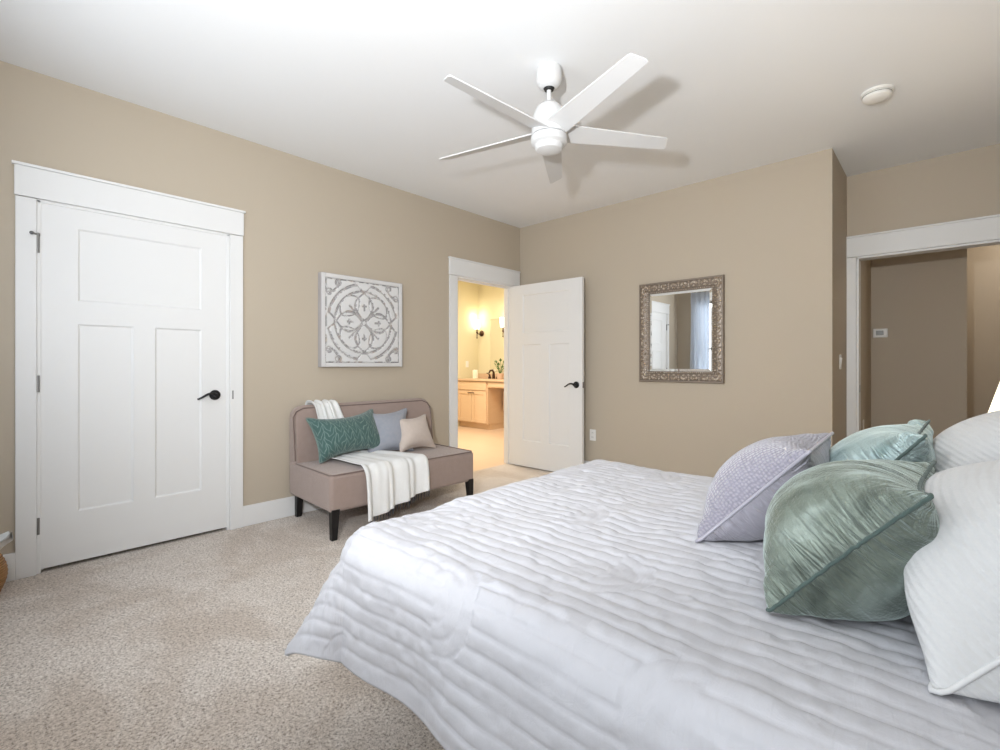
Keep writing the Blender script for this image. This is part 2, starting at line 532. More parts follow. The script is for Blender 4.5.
# bathroom shell
BXL, BYB = -6.57, 6.45
m = MB(); m.box((BXL - 0.15, 1.9, 0), (BXL, BYB + 0.15, ZC)); struct(m.build('wall_bathroom_left', M['bathwall']))
m = MB(); m.box((BXL, BYB, 0), (XL - WT, BYB + 0.15, ZC)); struct(m.build('wall_bathroom_back', M['bathwall']))
m = MB(); m.box((BXL, 1.9, 0), (XL - WT, 2.02, ZC)); struct(m.build('wall_bathroom_front', M['bathwall']))
m = MB(); m.box((XL - WT, YR + WT, 0), (XL, BYB + 0.15, ZC)); struct(m.build('wall_bathroom_right', M['bathwall']))

# baseboards
def baseboard(name, a, b, nrm, h=0.145, t=0.016):
    (x0, y0), (x1, y1) = a, b
    m = MB(); m.box((x0, y0, 0), (x1 + nrm[0] * t, y1 + nrm[1] * t, h))
    return struct(m.build(name, M['trim'], bevel=0.004))

CW = 0.105
baseboard('baseboard_left', (XL, D1[1] + 0.09), (XL, D2[0] - CW - 0.01), (1, 0))
baseboard('baseboard_left_near', (XL, YF), (XL, D1[0] - 0.09), (1, 0))
baseboard('baseboard_back', (XL, YB - 0.016), (BUMP, YB - 0.016), (0, 1))
baseboard('baseboard_jog', (BUMP, YB - 0.016), (BUMP, YR), (1, 0))
baseboard('baseboard_hall', (HX0, 6.084), (0.164, 6.084), (0, 1))
baseboard('baseboard_hall_left', (HX0 - 0.004, YR + WT), (HX0 - 0.004, 6.1), (1, 0))
baseboard('baseboard_hall_far', (0.164, 6.984), (1.6, 6.984), (0, 1))
baseboard('baseboard_front', (XL, YF), (XR, YF), (0, 1))
baseboard('baseboard_right', (XR - 0.016, YF), (XR - 0.016, YR), (1, 0))


# casings: on a wall plane; ax='y' for the left wall (faces +x), ax='x' for the recess wall (faces -y)
def casing(name, ax, a0, a1, plane, out, right_gap=None, both=True, depth=WT, stop=True, CW=0.105):
    m = MB()
    def bx(u0, u1, z0, z1, t0, t1):
        if ax == 'y': m.box((plane + out * t0, u0, z0), (plane + out * t1, u1, z1))
        else: m.box((u0, plane + out * t0, z0), (u1, plane + out * t1, z1))
    rw = right_gap or CW
    bx(a0 - CW, a0 - 0.004, 0, DH + 0.0, 0, 0.018); bx(a1 + 0.004, a1 + rw, 0, DH, 0, 0.018)
    bx(a0 - CW - 0.004, a1 + rw + (0.004 if rw < 0.11 else 0), DH + 0.004, DH + 0.165, 0, 0.020)
    bx(a0 - CW - 0.014, a1 + rw + (0.014 if rw < 0.11 else 0), DH + 0.165, DH + 0.180, 0, 0.030)
    if depth:   # jamb lining
        bx(a0 - 0.004, a0 + 0.014, 0, DH, -depth, 0.004); bx(a1 - 0.014, a1 + 0.004, 0, DH, -depth, 0.004)
        bx(a0 - 0.004, a1 + 0.004, DH - 0.014, DH + 0.004, -depth, 0.004)
        if stop:
            bx(a0 + 0.014, a0 + 0.026, 0, DH - 0.014, -0.085, -0.045); bx(a1 - 0.026, a1 - 0.014, 0, DH - 0.014, -0.085, -0.045)
            bx(a0 + 0.014, a1 - 0.014, DH - 0.026, DH - 0.014, -0.085, -0.045)
    return struct(m.build(name, M['trim'], bevel=0.003))


casing('trim_1', 'y', D1[0] - 0.006, D1[1] + 0.006, XL, 1, CW=0.086)
casing('trim_2', 'y', D2[0], D2[1], XL, 1, right_gap=0.112)
casing('trim_3', 'x', HX0, HX1, YR, -1, stop=False)


# doors -------------------------------------------------------------
def door_mesh(w, h=2.02, t=0.036, front=1):
    """local: u along width (x), z up, thickness centred on y"""
    m = MB()
    st, tr, mr, br, mul = 0.158, 0.112, 0.130, 0.285, 0.108
    z = [0, br, 1.355, 1.355 + mr, h - tr, h]
    g = 0.009
    m.box((0, -t / 2, 0), (st, t / 2, h)); m.box((w - st, -t / 2, 0), (w, t / 2, h))
    m.box((st, -t / 2, 0), (w - st, t / 2, br)); m.box((st, -t / 2, z[2]), (w - st, t / 2, z[3])); m.box((st, -t / 2, z[4]), (w - st, t / 2, h))
    m.box((w / 2 - mul / 2, -t / 2, br), (w / 2 + mul / 2, t / 2, z[2]))
    def panel(x0, x1, z0, z1):
        for sgn in (-1, 1):
            yo, yi = sgn * t / 2, sgn * (t / 2 - g); e = 0.010
            o = [(x0, yo, z0), (x1, yo, z0), (x1, yo, z1), (x0, yo, z1)]
            i = [(x0 + e, yi, z0 + e), (x1 - e, yi, z0 + e), (x1 - e, yi, z1 - e), (x0 + e, yi, z1 - e)]
            m.add(o + i, [(0, 1, 5, 4), (1, 2, 6, 5), (2, 3, 7, 6), (3, 0, 4, 7), (4, 5, 6, 7)])
    panel(st, w / 2 - mul / 2, br, z[2]); panel(w / 2 + mul / 2, w - st, br, z[2]); panel(st, w - st, z[3], z[4])
    return m


def place(m, mat4):
    m.v = [tuple(mat4 @ Vector(v)) for v in m.v]; return m


def lever(side_dir, parent, T):
    """lever handle in door-local coords around origin; y is out of the face; lever runs along side_dir x"""
    a = MB(); a.lathe([(0.001, 0), (0.034, 0), (0.034, 0.006), (0.028, 0.012), (0.015, 0.014), (0.012, 0.05), (0.001, 0.052)], axis='Y', n=28)
    h = place(a, T).build('door_handle', M['black_metal'], parent, smooth=True)
    pts = []
    for k in range(13):
        q = k / 12
        pts.append((side_dir * (q * 0.115), 0.045 + 0.006 * math.sin(q * PI), 0.012 * math.sin(q * PI * 1.5) + 0.002 - 0.012 * q * q))
    b = MB(); b.tube(pts, [0.0095 - 0.0035 * (k / 12) for k in range(13)], 10)
    place(b, T).build('lever', M['black_metal'], h, smooth=True)
    return h


def door_root(name, loc):
    o = empty(name, loc); o['kind'] = 'structure'; return o


dr = door_root('door_1', (XL, (D1[0] + D1[1]) / 2, 0))
w1 = D1[1] - D1[0] - 0.004
T = Matrix.Translation((XL - 0.020, D1[0] + 0.002, 0.022)) @ Matrix.Rotation(PI / 2, 4, 'Z')
place(door_mesh(w1, 2.012), T).build('door_leaf', M['trim'], dr)
# local +x -> world +y, local +y -> world -x ; handle outward = world +x = local -y
Th = Matrix.Translation((XL - 0.002, 1.047, 0.938)) @ Matrix.Rotation(-PI / 2, 4, 'Z')     # local y -> +x, local x -> -y
lever(1, dr, Th)
for z in (1.80, 1.04, 0.262):
    a = MB(); a.tube([(XL + 0.008, D1[0] - 0.006, z - 0.045), (XL + 0.008, D1[0] - 0.006, z + 0.045)], 0.0085, 10)
    hg = a.build('hinge', M['grey_metal'], dr, smooth=True)
    if z > 1.7:
        b = MB(); b.tube([(XL + 0.008, D1[0] - 0.006, z + 0.045), (XL + 0.008, D1[0] - 0.006, z + 0.062)], 0.010, 10)
        b.tube([(XL + 0.010, D1[0] - 0.006, z + 0.054), (XL + 0.035, D1[0] - 0.028, z + 0.054)], 0.005, 8)
        b.blob((XL + 0.036, D1[0] - 0.030, z + 0.054), 0.010, 0.010, 0.010)
        b.build('hinge_pin_door_stop', M['grey_metal'], hg, smooth=True)
a = MB(); a.box((XL + 0.0195, D1[1] + 0.021, 0.905), (XL - 0.002, D1[1] + 0.030, 0.965))
a.build('strike_plate', M['grey_metal'], dr, bevel=0.002)

# bathroom door, standing open
w2 = 0.93
hinge = Vector((XL + 0.028, 4.060, 0.012))
ang = math.atan2(0.02, 0.91)
dr2 = door_root('door_2', (hinge.x, hinge.y, 0))
T = Matrix.Translation(hinge + Vector((0, 0.018, 0))) @ Matrix.Rotation(ang, 4, 'Z')
place(door_mesh(w2), T).build('door_leaf', M['trim'], dr2)
Tl = T @ Matrix.Translation((w2 - 0.070, -0.018, 0.926)) @ Matrix.Rotation(PI, 4, 'Z')
lever(1, dr2, Tl)
Tl2 = T @ Matrix.Translation((w2 - 0.070, 0.018, 0.926))
lever(-1, dr2, Tl2)
a = MB(); a.box((w2 - 0.001, -0.012, 0.895), (w2 + 0.0015, 0.012, 0.955)); place(a, T).build('latch_plate', M['grey_metal'], dr2)
for z in (1.80, 1.04, 0.262):
    a = MB(); a.tube([(hinge.x - 0.012, hinge.y + 0.036, z - 0.045), (hinge.x - 0.012, hinge.y + 0.036, z + 0.045)], 0.0085, 10)
    a.build('hinge', M['grey_metal'], dr2, smooth=True)

# window behind the camera, and the second one added for fill light -----------------------------------------
for i, (a0, a1) in enumerate(WIN):
    r = empty('window_%d' % (i + 1), ((a0 + a1) / 2, YF, WZ0)); r['kind'] = 'structure'
    f = MB(); mid = (a0 + a1) / 2; s_ = 0.05
    for (u0, u1, z0, z1) in ((a0, a0 + s_, WZ0, WZ1), (a1 - s_, a1, WZ0, WZ1), (mid - 0.04, mid + 0.04, WZ0, WZ1),
                             (a0, a1, WZ0, WZ0 + s_), (a0, a1, WZ1 - s_, WZ1), (a0, a1, 1.40, 1.44)):
        f.box((u0, YF - 0.09, z0), (u1, YF - 0.04, z1))
    f.build('window_frame', M['trim'], r, bevel=0.003)
    g = MB(); g.box((a0 + 0.02, YF - 0.068, WZ0 + 0.02), (a1 - 0.02, YF - 0.062, WZ1 - 0.02)); g.build('pane', M['glass'], r)
    c = MB()
    c.box((a0 - 0.09, YF, WZ0 - 0.1), (a0, YF + 0.018, WZ1)); c.box((a1, YF, WZ0 - 0.1), (a1 + 0.09, YF + 0.018, WZ1))
    c.box((a0 - 0.1, YF, WZ1), (a1 + 0.1, YF + 0.022, WZ1 + 0.14)); c.box((a0 - 0.1, YF - 0.04, WZ0 - 0.03), (a1 + 0.1, YF + 0.05, WZ0))
    c.build('window_casing', M['trim'], r, bevel=0.003)


def curtain(x0, x1, label, phase):
    n, mz = 90, 24
    vs, fs = [], []
    for k in range(mz + 1):
        z = 0.02 + (2.44 - 0.02) * k / mz; top = k / mz
        for j in range(n + 1):
            u = j / n; fl = 1.0 - 0.10 * top
            x = (x0 + x1) / 2 + (u - 0.5) * (x1 - x0) * fl
            y = YF + 0.085 + 0.030 * math.sin(u * 2 * PI * 5 + phase + 0.4 * math.sin(3 * z)) + 0.010 * math.sin(u * 2 * PI * 11 + z * 2)
            vs.append((x, y, z))
    for k in range(mz):
        for j in range(n): fs.append((k * (n + 1) + j, k * (n + 1) + j + 1, (k + 1) * (n + 1) + j + 1, (k + 1) * (n + 1) + j))
    m = MB(); m.add(vs, fs)
    o = m.build('curtain', M['curtain'], smooth=True, angle=0)
    sm = o.modifiers.new('thick', 'SOLIDIFY'); sm.thickness = 0.003
    return tag(o, label, 'curtain', 'window curtains behind the camera')


curtain(-3.365, -2.86, 'white linen curtain panel hanging in folds, reflected in the framed wall mirror', 0.0)

# ------------------------------------------------------------------ ceiling fan
FX, FY = -1.555, 2.060
fan = tag(empty('ceiling_fan', (FX, FY, ZC)), 'white five-blade ceiling fan hanging from the ceiling', 'ceiling fan')
def L(name, prof, mat=M['fan'], n=40, parent=fan):
    m = MB(); m.lathe([(r, z) for r, z in prof], (FX, FY, 0), 'Z', n); return m.build(name, mat, parent, smooth=True, angle=30)
L('canopy', [(0.066, ZC), (0.069, ZC - 0.012), (0.070, ZC - 0.055), (0.066, ZC - 0.078), (0.055, ZC - 0.095), (0.040, ZC - 0.104), (0.030, ZC - 0.107), (0.030, ZC - 0.098), (0.002, ZC - 0.096)])
L('hanger_ball', [(0.002, ZC - 0.088), (0.026, ZC - 0.094), (0.030, ZC - 0.104), (0.024, ZC - 0.116), (0.002, ZC - 0.118)], M['dark'])
L('downrod', [(0.012, ZC - 0.09), (0.012, 2.535), (0.020, 2.53), (0.020, 2.50)], M['fan'], 20)
L('motor_housing', [(0.02, 2.558), (0.040, 2.552), (0.070, 2.525), (0.084, 2.490), (0.090, 2.455), (0.090, 2.430), (0.092, 2.428), (0.094, 2.395), (0.094, 2.378), (0.02, 2.376)])
L('bottom_cap', [(0.02, 2.374), (0.096, 2.372), (0.098, 2.360), (0.096, 2.335), (0.078, 2.326), (0.076, 2.312), (0.068, 2.300), (0.04, 2.292), (0.002, 2.290)])
PITCH = math.radians(17)
for k in range(5):
    th = math.radians(-20.5 + 72 * k + (0, 3.5, 0, -1.5, 0)[k])
    rd = Vector((math.cos(th), math.sin(th), 0)); tg = Vector((-math.sin(th), math.cos(th), 0))
    acr = tg * math.cos(PITCH) - Vector((0, 0, 1)) * math.sin(PITCH)
    nb_ = rd.cross(acr).normalized()
    # outline: (radius, across)
    N = 14
    lead = [(0.075 + (0.700 - 0.075) * i / N, 0.064 - 0.026 * (i / N)) for i in range(N + 1)]
    trail = [(0.075 + (0.672 - 0.075) * i / N, -0.064 + 0.016 * (i / N)) for i in range(N + 1)]
    tipc = [(0.706, 0.031), (0.706, 0.018), (0.688, -0.030), (0.682, -0.042)]
    outline = lead + tipc + trail[::-1]
    ctr = Vector((FX, FY, 2.400))
    t2 = 0.0035
    lo = [ctr + rd * r + acr * a - nb_ * t2 for r, a in outline]; hi = [ctr + rd * r + acr * a + nb_ * t2 for r, a in outline]
    m = MB(); m.rings([lo, hi]); m.build('blade', M['fan'], fan, bevel=0.002)

# smoke detector
sd = tag(empty('smoke_detector', (-0.281, 3.54, ZC)), 'round white smoke detector on the ceiling near the hall opening', 'smoke detector')
m = MB(); m.lathe([(0.078, ZC), (0.078, ZC - 0.012), (0.072, ZC - 0.016), (0.002, ZC - 0.016)], (-0.281, 3.54, 0)); m.build('base', M['plastic'], sd, smooth=True)
m = MB(); m.lathe([(0.066, ZC - 0.014), (0.070, ZC - 0.024), (0.068, ZC - 0.036), (0.055, ZC - 0.046), (0.03, ZC - 0.050), (0.002, ZC - 0.051)], (-0.281, 3.54, 0)); m.build('cover', M['plastic'], sd, smooth=True)
m = MB(); m.lathe([(0.0706, ZC - 0.0205), (0.0706, ZC - 0.0235), (0.060, ZC - 0.0235), (0.060, ZC - 0.0205)], (-0.281, 3.54, 0), 'Z', 40); m.build('vent_slot', M['screen'], sd, smooth=True)

# ------------------------------------------------------------------ carved wall panel (left wall)
AY0, AY1, AZ0, AZ1 = 1.778, 2.534, 1.128, 1.868
AT = 0.062
art = tag(empty('wall_art', (XL, (AY0 + AY1) / 2, AZ0)), 'square distressed white carved medallion panel hung above the settee', 'wall art')
m = MB(); m.box((XL, AY0, AZ0), (XL + AT - 0.012, AY1, AZ1)); m.build('backing_board', M['art_side'], art)
m = MB(); e = 0.030
for (a, b, c, d) in ((AY0 - .002, AY0 + e, AZ0 - .002, AZ1 + .002), (AY1 - e, AY1 + .002, AZ0 - .002, AZ1 + .002), (AY0 + e, AY1 - e, AZ0 - .002, AZ0 + e), (AY0 + e, AY1 - e, AZ1 - e, AZ1 + .002)):
    m.box((XL + 0.01, a, c), (XL + AT, b, d))
fr = m.build('frame', paint('white_art_frame', (0.66, 0.65, 0.645), 0.6, 0.05, 90), art, bevel=0.004)
m = MB()
for (a, b, c, d) in ((AY0 - .0035, AY0 - .0015, AZ0 - .0035, AZ1 + .0035), (AY0, AY1, AZ1 + .0015, AZ1 + .0045), (AY1 + .0015, AY1 + .0045, AZ0, AZ1 + .0045)):
    m.box((XL + 0.004, a, c), (XL + AT - 0.004, b, d))
m.build('worn_edge', M['art_side'], art)
NG = 150
gy = np.linspace(AY0 + e, AY1 - e, NG); gz = np.linspace(AZ0 + e, AZ1 - e, NG)
GY, GZ = np.meshgrid(gy, gz)
P = (GY - (AY0 + AY1) / 2) / ((AY1 - AY0) / 2 - e); Q = (GZ - (AZ0 + AZ1) / 2) / ((AZ1 - AZ0) / 2 - e)
R = np.hypot(P, Q); ANG = np.arctan2(Q, P)
def band(d, w): return np.clip(1 - np.abs(d) / (w * 1.1), 0, 1)
lines = np.zeros_like(P)
lines = np.maximum(lines, band(R - 0.93, 0.035) * (np.cos(4 * ANG) < 0.75))
lines = np.maximum(lines, band(R - 0.76, 0.028))
for k in range(4):
    q = k * PI / 2; a = P * math.cos(q) + Q * math.sin(q); b = -P * math.sin(q) + Q * math.cos(q)
    # petals on the axes
    half = 0.24 * np.sin(np.clip((a - 0.06) / 0.66, 0, 1) * PI) ** 0.8
    lines = np.maximum(lines, band(np.abs(b) - half, 0.032) * (a > 0.06) * (a < 0.72))
    lines = np.maximum(lines, band(b, 0.022) * (a > 0.28) * (a < 0.46)); lines = np.maximum(lines, band(a - 0.40, 0.022) * (np.abs(b) < 0.07))
    # spikes to the ring and scrolls at the side middles
    lines = np.maximum(lines, band(np.abs(b) - (a - 0.70) * 0.9, 0.03) * (a > 0.70) * (a < 0.93))
    q2 = q + PI / 4; a2 = P * math.cos(q2) + Q * math.sin(q2); b2 = -P * math.sin(q2) + Q * math.cos(q2)
    lines = np.maximum(lines, band(b2, 0.028) * (a2 > 0.03) * (a2 < 0.56))
    half2 = 0.30 * np.sin(np.clip((a2 - 0.30) / 0.48, 0, 1) * PI) ** 0.7
    lines = np.maximum(lines, band(np.abs(b2) - half2, 0.026) * (a2 > 0.30) * (a2 < 0.76))
    lines = np.maximum(lines, band(np.hypot(a2 - 1.30, b2) - 0.25, 0.032)); lines = np.maximum(lines, band(np.hypot(a2 - 1.12, np.abs(b2) - 0.16) - 0.06, 0.03))
edge = np.maximum(band(np.abs(P) - 0.985, 0.03), band(np.abs(Q) - 0.985, 0.03))
ht = 0.010 * (1 - lines) ** 1.5 * np.clip((1.0 - np.maximum(np.abs(P), np.abs(Q))) / 0.03, 0, 1)
vx = XL + AT - 0.014 + ht
vs = np.stack([vx, GY, GZ], -1).reshape(-1, 3)
fs = [(j * NG + i, j * NG + i + 1, (j + 1) * NG + i + 1, (j + 1) * NG + i) for j in range(NG - 1) for i in range(NG - 1)]
m = MB(); m.add(vs.tolist(), fs)
cv = m.build('carved_panel', M['carving'], art, smooth=True, angle=0)
at_ = cv.data.attributes.new('wear', 'FLOAT', 'POINT'); at_.data.foreach_set('value', np.maximum(lines ** 0.45, edge * 0.8).reshape(-1).astype(np.float32))

# ------------------------------------------------------------------ framed mirror (back wall)
MX0, MX1, MZ0, MZ1 = -2.112, -1.346, 0.983, 1.902
mr_ = tag(empty('wall_mirror', ((MX0 + MX1) / 2, YB, MZ0)), 'mirror in an ornate antique silver frame on the beige wall', 'mirror')
FWD = 0.100
def mitre(o0, o1, y0, y1):   # ring between insets o0..o1 with depth y (toward room)
    A = [(MX0 + o0, MZ0 + o0), (MX1 - o0, MZ0 + o0), (MX1 - o0, MZ1 - o0), (MX0 + o0, MZ1 - o0)]
    B = [(MX0 + o1, MZ0 + o1), (MX1 - o1, MZ0 + o1), (MX1 - o1, MZ1 - o1), (MX0 + o1, MZ1 - o1)]
    return [(x, YB - y0, z) for x, z in A], [(x, YB - y1, z) for x, z in B]
m = MB()
prof = [(0, 0), (0, 0.024), (0.006, 0.032), (0.016, 0.032), (0.020, 0.026), (0.034, 0.030), (0.050, 0.031), (0.070, 0.026), (0.080, 0.020), (0.084, 0.024), (0.094, 0.022), (0.100, 0.012)]
rg = []
for (o, d) in prof: rg.append(mitre(o, o, d, d)[0])
m.rings(rg, False)
m.build('frame', M['gilt_flat'], mr_, bevel=0.0)
# relief: scallops and leaves round the frame
m = MB()
def side_pts(x0, z0, x1, z1, n):
    return [(x0 + (x1 - x0) * (i + 0.5) / n, z0 + (z1 - z0) * (i + 0.5) / n) for i in range(n)]
rng = random.Random(3)
o = 0.050
sides = [((MX0 + o, MZ0 + 0.02), (MX0 + o, MZ1 - 0.02), 9, (1, 0)), ((MX1 - o, MZ0 + 0.02), (MX1 - o, MZ1 - 0.02), 9, (-1, 0)),
         ((MX0 + 0.02, MZ0 + o), (MX1 - 0.02, MZ0 + o), 8, (0, 1)), ((MX0 + 0.02, MZ1 - o), (MX1 - 0.02, MZ1 - o), 8, (0, -1))]
for (a, b, n, inn) in sides:
    al = Vector((b[0] - a[0], b[1] - a[1])).normalized(); iv = Vector(inn)
    for i, (x, z) in enumerate(side_pts(a[0], a[1], b[0], b[1], n)):
        def put(u, v, ru, rv, h):
            u, v, ru, rv, h = u * 1.45, v * 1.35, ru * 1.4, rv * 1.35, h * 1.3
            c = Vector((x, z)) + al * u + iv * v
            if abs(al.y) > 0.5: m.blob((c.x, YB - 0.029, c.y), rv, h, ru, 8, 6)
            else: m.blob((c.x, YB - 0.029, c.y), ru, h, rv, 8, 6)
        # shell: fan of lobes
        for q in range(5):
            an = -1.1 + 2.2 * q / 4
            put(0.017 * math.sin(an), 0.004 - 0.016 * math.cos(an), 0.0065, 0.009, 0.008)
        put(0, 0.012, 0.010, 0.008, 0.011)
        put(0.030, 0.014, 0.008, 0.006, 0.008); put(0.030, -0.016, 0.006, 0.008, 0.008); put(0.030, -0.002, 0.005, 0.007, 0.006)
m.build('frame_carving', M['gilt'], mr_, smooth=True, angle=0)
m = MB()
for (a, b, n, inn) in sides:
    iv = Vector(inn) * 0.039; nb2_ = n * 5
    lo, hi = Vector(a) + iv, Vector(b) + iv
    for i in range(nb2_):
        c = lo + (hi - lo) * ((i + 0.5) / nb2_)
        if MX0 + 0.08 < c.x < MX1 - 0.08 and MZ0 + 0.08 < c.y < MZ1 - 0.08 or True:
            m.blob((c.x, YB - 0.024, c.y), 0.0055, 0.005, 0.0055, 6, 4)
m.build('inner_beading', M['gilt'], mr_, smooth=True, angle=0)
m = MB()
a, b = mitre(0.098, 0.122, 0.010, 0.0135)
m.rings([a, b], False); m.add(b, [(0, 1, 2, 3)])
m.build('mirror_glass', M['mirror'], mr_)

# ------------------------------------------------------------------ outlets, switch, thermostat
def plate_y(name, x, z, yplane, label, cat, kind):
    """plate on a wall facing -y"""
    r = tag(empty(name, (x, yplane, z)), label, cat)
    m = MB(); m.box((x - 0.036, yplane - 0.006, z - 0.058), (x + 0.036, yplane, z + 0.058)); m.build('cover_plate', M['plastic'], r, bevel=0.003)
    for dz in (0.022, -0.022):
        m = MB(); m.box((x - 0.016, yplane - 0.0085, z + dz - 0.014), (x + 0.016, yplane - 0.005, z + dz + 0.014)); s_ = m.build('socket', M['plastic'], r, bevel=0.002)
        m = MB(); m.box((x - 0.008, yplane - 0.009, z + dz - 0.004), (x - 0.005, yplane - 0.008, z + dz + 0.006)); m.box((x + 0.005, yplane - 0.009, z + dz - 0.004), (x + 0.008, yplane - 0.008, z + dz + 0.006))
        m.build('slots', M['dark'], s_)
    return r


def plate_x(name, xplane, y, z, label, cat, rocker=True, sgn=1):
    r = tag(empty(name, (xplane, y, z)), label, cat)
    m = MB(); m.box((xplane, y - 0.036, z - 0.058), (xplane + sgn * 0.006, y + 0.036, z + 0.058)); m.build('cover_plate', M['plastic'], r, bevel=0.003)
    if rocker:
        m = MB(); m.hexa([(xplane + 0.005 * sgn, y - 0.016, z - 0.033), (xplane + 0.005 * sgn, y + 0.016, z - 0.033), (xplane + 0.005 * sgn, y + 0.016, z + 0.033), (xplane + 0.005 * sgn, y - 0.016, z + 0.033)],
                         [(xplane + 0.008 * sgn, y - 0.016, z - 0.033), (xplane + 0.008 * sgn, y + 0.016, z - 0.033), (xplane + 0.014 * sgn, y + 0.016, z + 0.033), (xplane + 0.014 * sgn, y - 0.016, z + 0.033)])
        m.build('rocker', M['plastic'], r, bevel=0.001)
    else:
        for dz in (0.022, -0.022):
            m = MB(); m.box((xplane, y - 0.016, z + dz - 0.014), (xplane + sgn * 0.0085, y + 0.016, z + dz + 0.014)); m.build('socket', M['plastic'], r, bevel=0.002)
    return r


plate_y('wall_outlet', -2.633, 0.42, YB, 'white wall outlet low on the beige wall beside the open door', 'outlet', 0)
plate_x('light_switch', BUMP, 4.60, 1.165, 'white light switch on the narrow return wall beside the hall opening', 'light switch')
plate_x('wall_outlet', HX0 - 0.004, 5.42, 0.585, 'white outlet on the hall wall, seen just above the aqua velvet pillow', 'outlet', False)
th_ = tag(empty('thermostat', (-0.444, 6.1, 1.46)), 'small white thermostat with grey display on the hall wall', 'thermostat')
m = MB(); m.box((-0.513, 6.078, 1.415), (-0.397, 6.1, 1.505)); m.build('case', M['plastic'], th_, bevel=0.006)
m = MB(); m.box((-0.490, 6.075, 1.438), (-0.430, 6.079, 1.484)); m.build('display', M['screen'], th_, bevel=0.001)
sp = MB(); sp.box((HX0 + 0.0145, YR + 0.03, 0.91), (HX0 + 0.016, YR + 0.055, 0.97)); o = sp.build('strike_plate', M['grey_metal'])
tag(o, 'small grey metal strike plate on the hall opening jamb', 'strike plate')

# ------------------------------------------------------------------ settee
SX0, SX1, SY0, SY1 = -3.585, -2.880, 1.500, 2.752
st = tag(empty('settee', (-3.2, 2.126, 0)), 'taupe upholstered armless settee with black tapered legs against the left wall', 'settee')
m = MB(); m.box((-3.56, SY0, 0.178), (SX1, SY1, 0.424))
seat = m.build('seat', M['upholstery'], st, smooth=True, bevel=0.028, seg=5)
poly = [(-3.590, 0.185), (-3.500, 0.185), (-3.440, 0.43), (-3.470, 0.70), (-3.487, 0.79), (-3.500, 0.822), (-3.525, 0.838), (-3.560, 0.836), (-3.585, 0.820), (-3.592, 0.78)]
m = MB()
rg = []
rc = 0.085
ys = [0.0, 0.006, 0.020, 0.045, rc]
def back_ring(y, inset):   # shrink the top near the ends for rounded shoulders
    out = []
    for x, z in poly:
        zz = z if z < 0.5 else 0.5 + (z - 0.5) * (1 - inset)
        out.append((x, y, zz))
    return out
for d in ys:
    q = 1 - d / rc; rg.append(back_ring(SY0 + 0.018 + d, 0.20 * (1 - math.sqrt(max(0, 1 - q * q)))))
for d in ys[::-1]:
    q = 1 - d / rc; rg.append(back_ring(SY1 - d, 0.20 * (1 - math.sqrt(max(0, 1 - q * q)))))
m.rings(rg)
m.build('backrest', M['upholstery'], st, smooth=True, bevel=0.012, seg=3)
# piping on seat edge and back outline
zt = 0.422
m = MB(); m.tube([(-3.44, SY0 + 0.006, zt), (SX1 - 0.03, SY0 + 0.006, zt), (SX1 - 0.008, SY0 + 0.03, zt), (SX1 - 0.008, SY1 - 0.03, zt), (SX1 - 0.03, SY1 - 0.006, zt), (-3.44, SY1 - 0.006, zt)], 0.0048, 8)
m.build('seat_piping', M['upholstery_piping'], st, smooth=True)
m = MB()
for yy, sg in ((SY0, 1), (SY1, -1)):
    pts = [(-3.444, yy + sg * 0.004, 0.44), (-3.474, yy + sg * 0.004, 0.70), (-3.484, yy + sg * 0.006, 0.755), (-3.492, yy + sg * 0.030, 0.795), (-3.497, yy + sg * 0.085, 0.818)]
    if sg == 1: pl = pts
    else: pl += pts[::-1]
m.tube(pl, 0.0048, 8); m.build('back_piping', M['upholstery_piping'], st, smooth=True)
for (x, y) in ((-2.905, SY0 + 0.03), (-2.905, SY1 - 0.03), (-3.55, SY0 + 0.07), (-3.55, SY1 - 0.04)):
    sx_ = 1 if x > -3.2 else -1; sy_ = 1 if y > 2 else -1
    def q4(cx, cy, h, z): return [(cx - h, cy - h, z), (cx + h, cy - h, z), (cx + h, cy + h, z), (cx - h, cy + h, z)]
    m = MB(); m.hexa(q4(x + sx_ * 0.004, y, 0.019, 0.0), q4(x, y + -sy_ * 0.008, 0.027, 0.20)); m.build('leg', M['black_wood'], st, bevel=0.003)


st.rotation_euler.z = -0.03; st.location.x += 0.012; st.location.y += 0.010

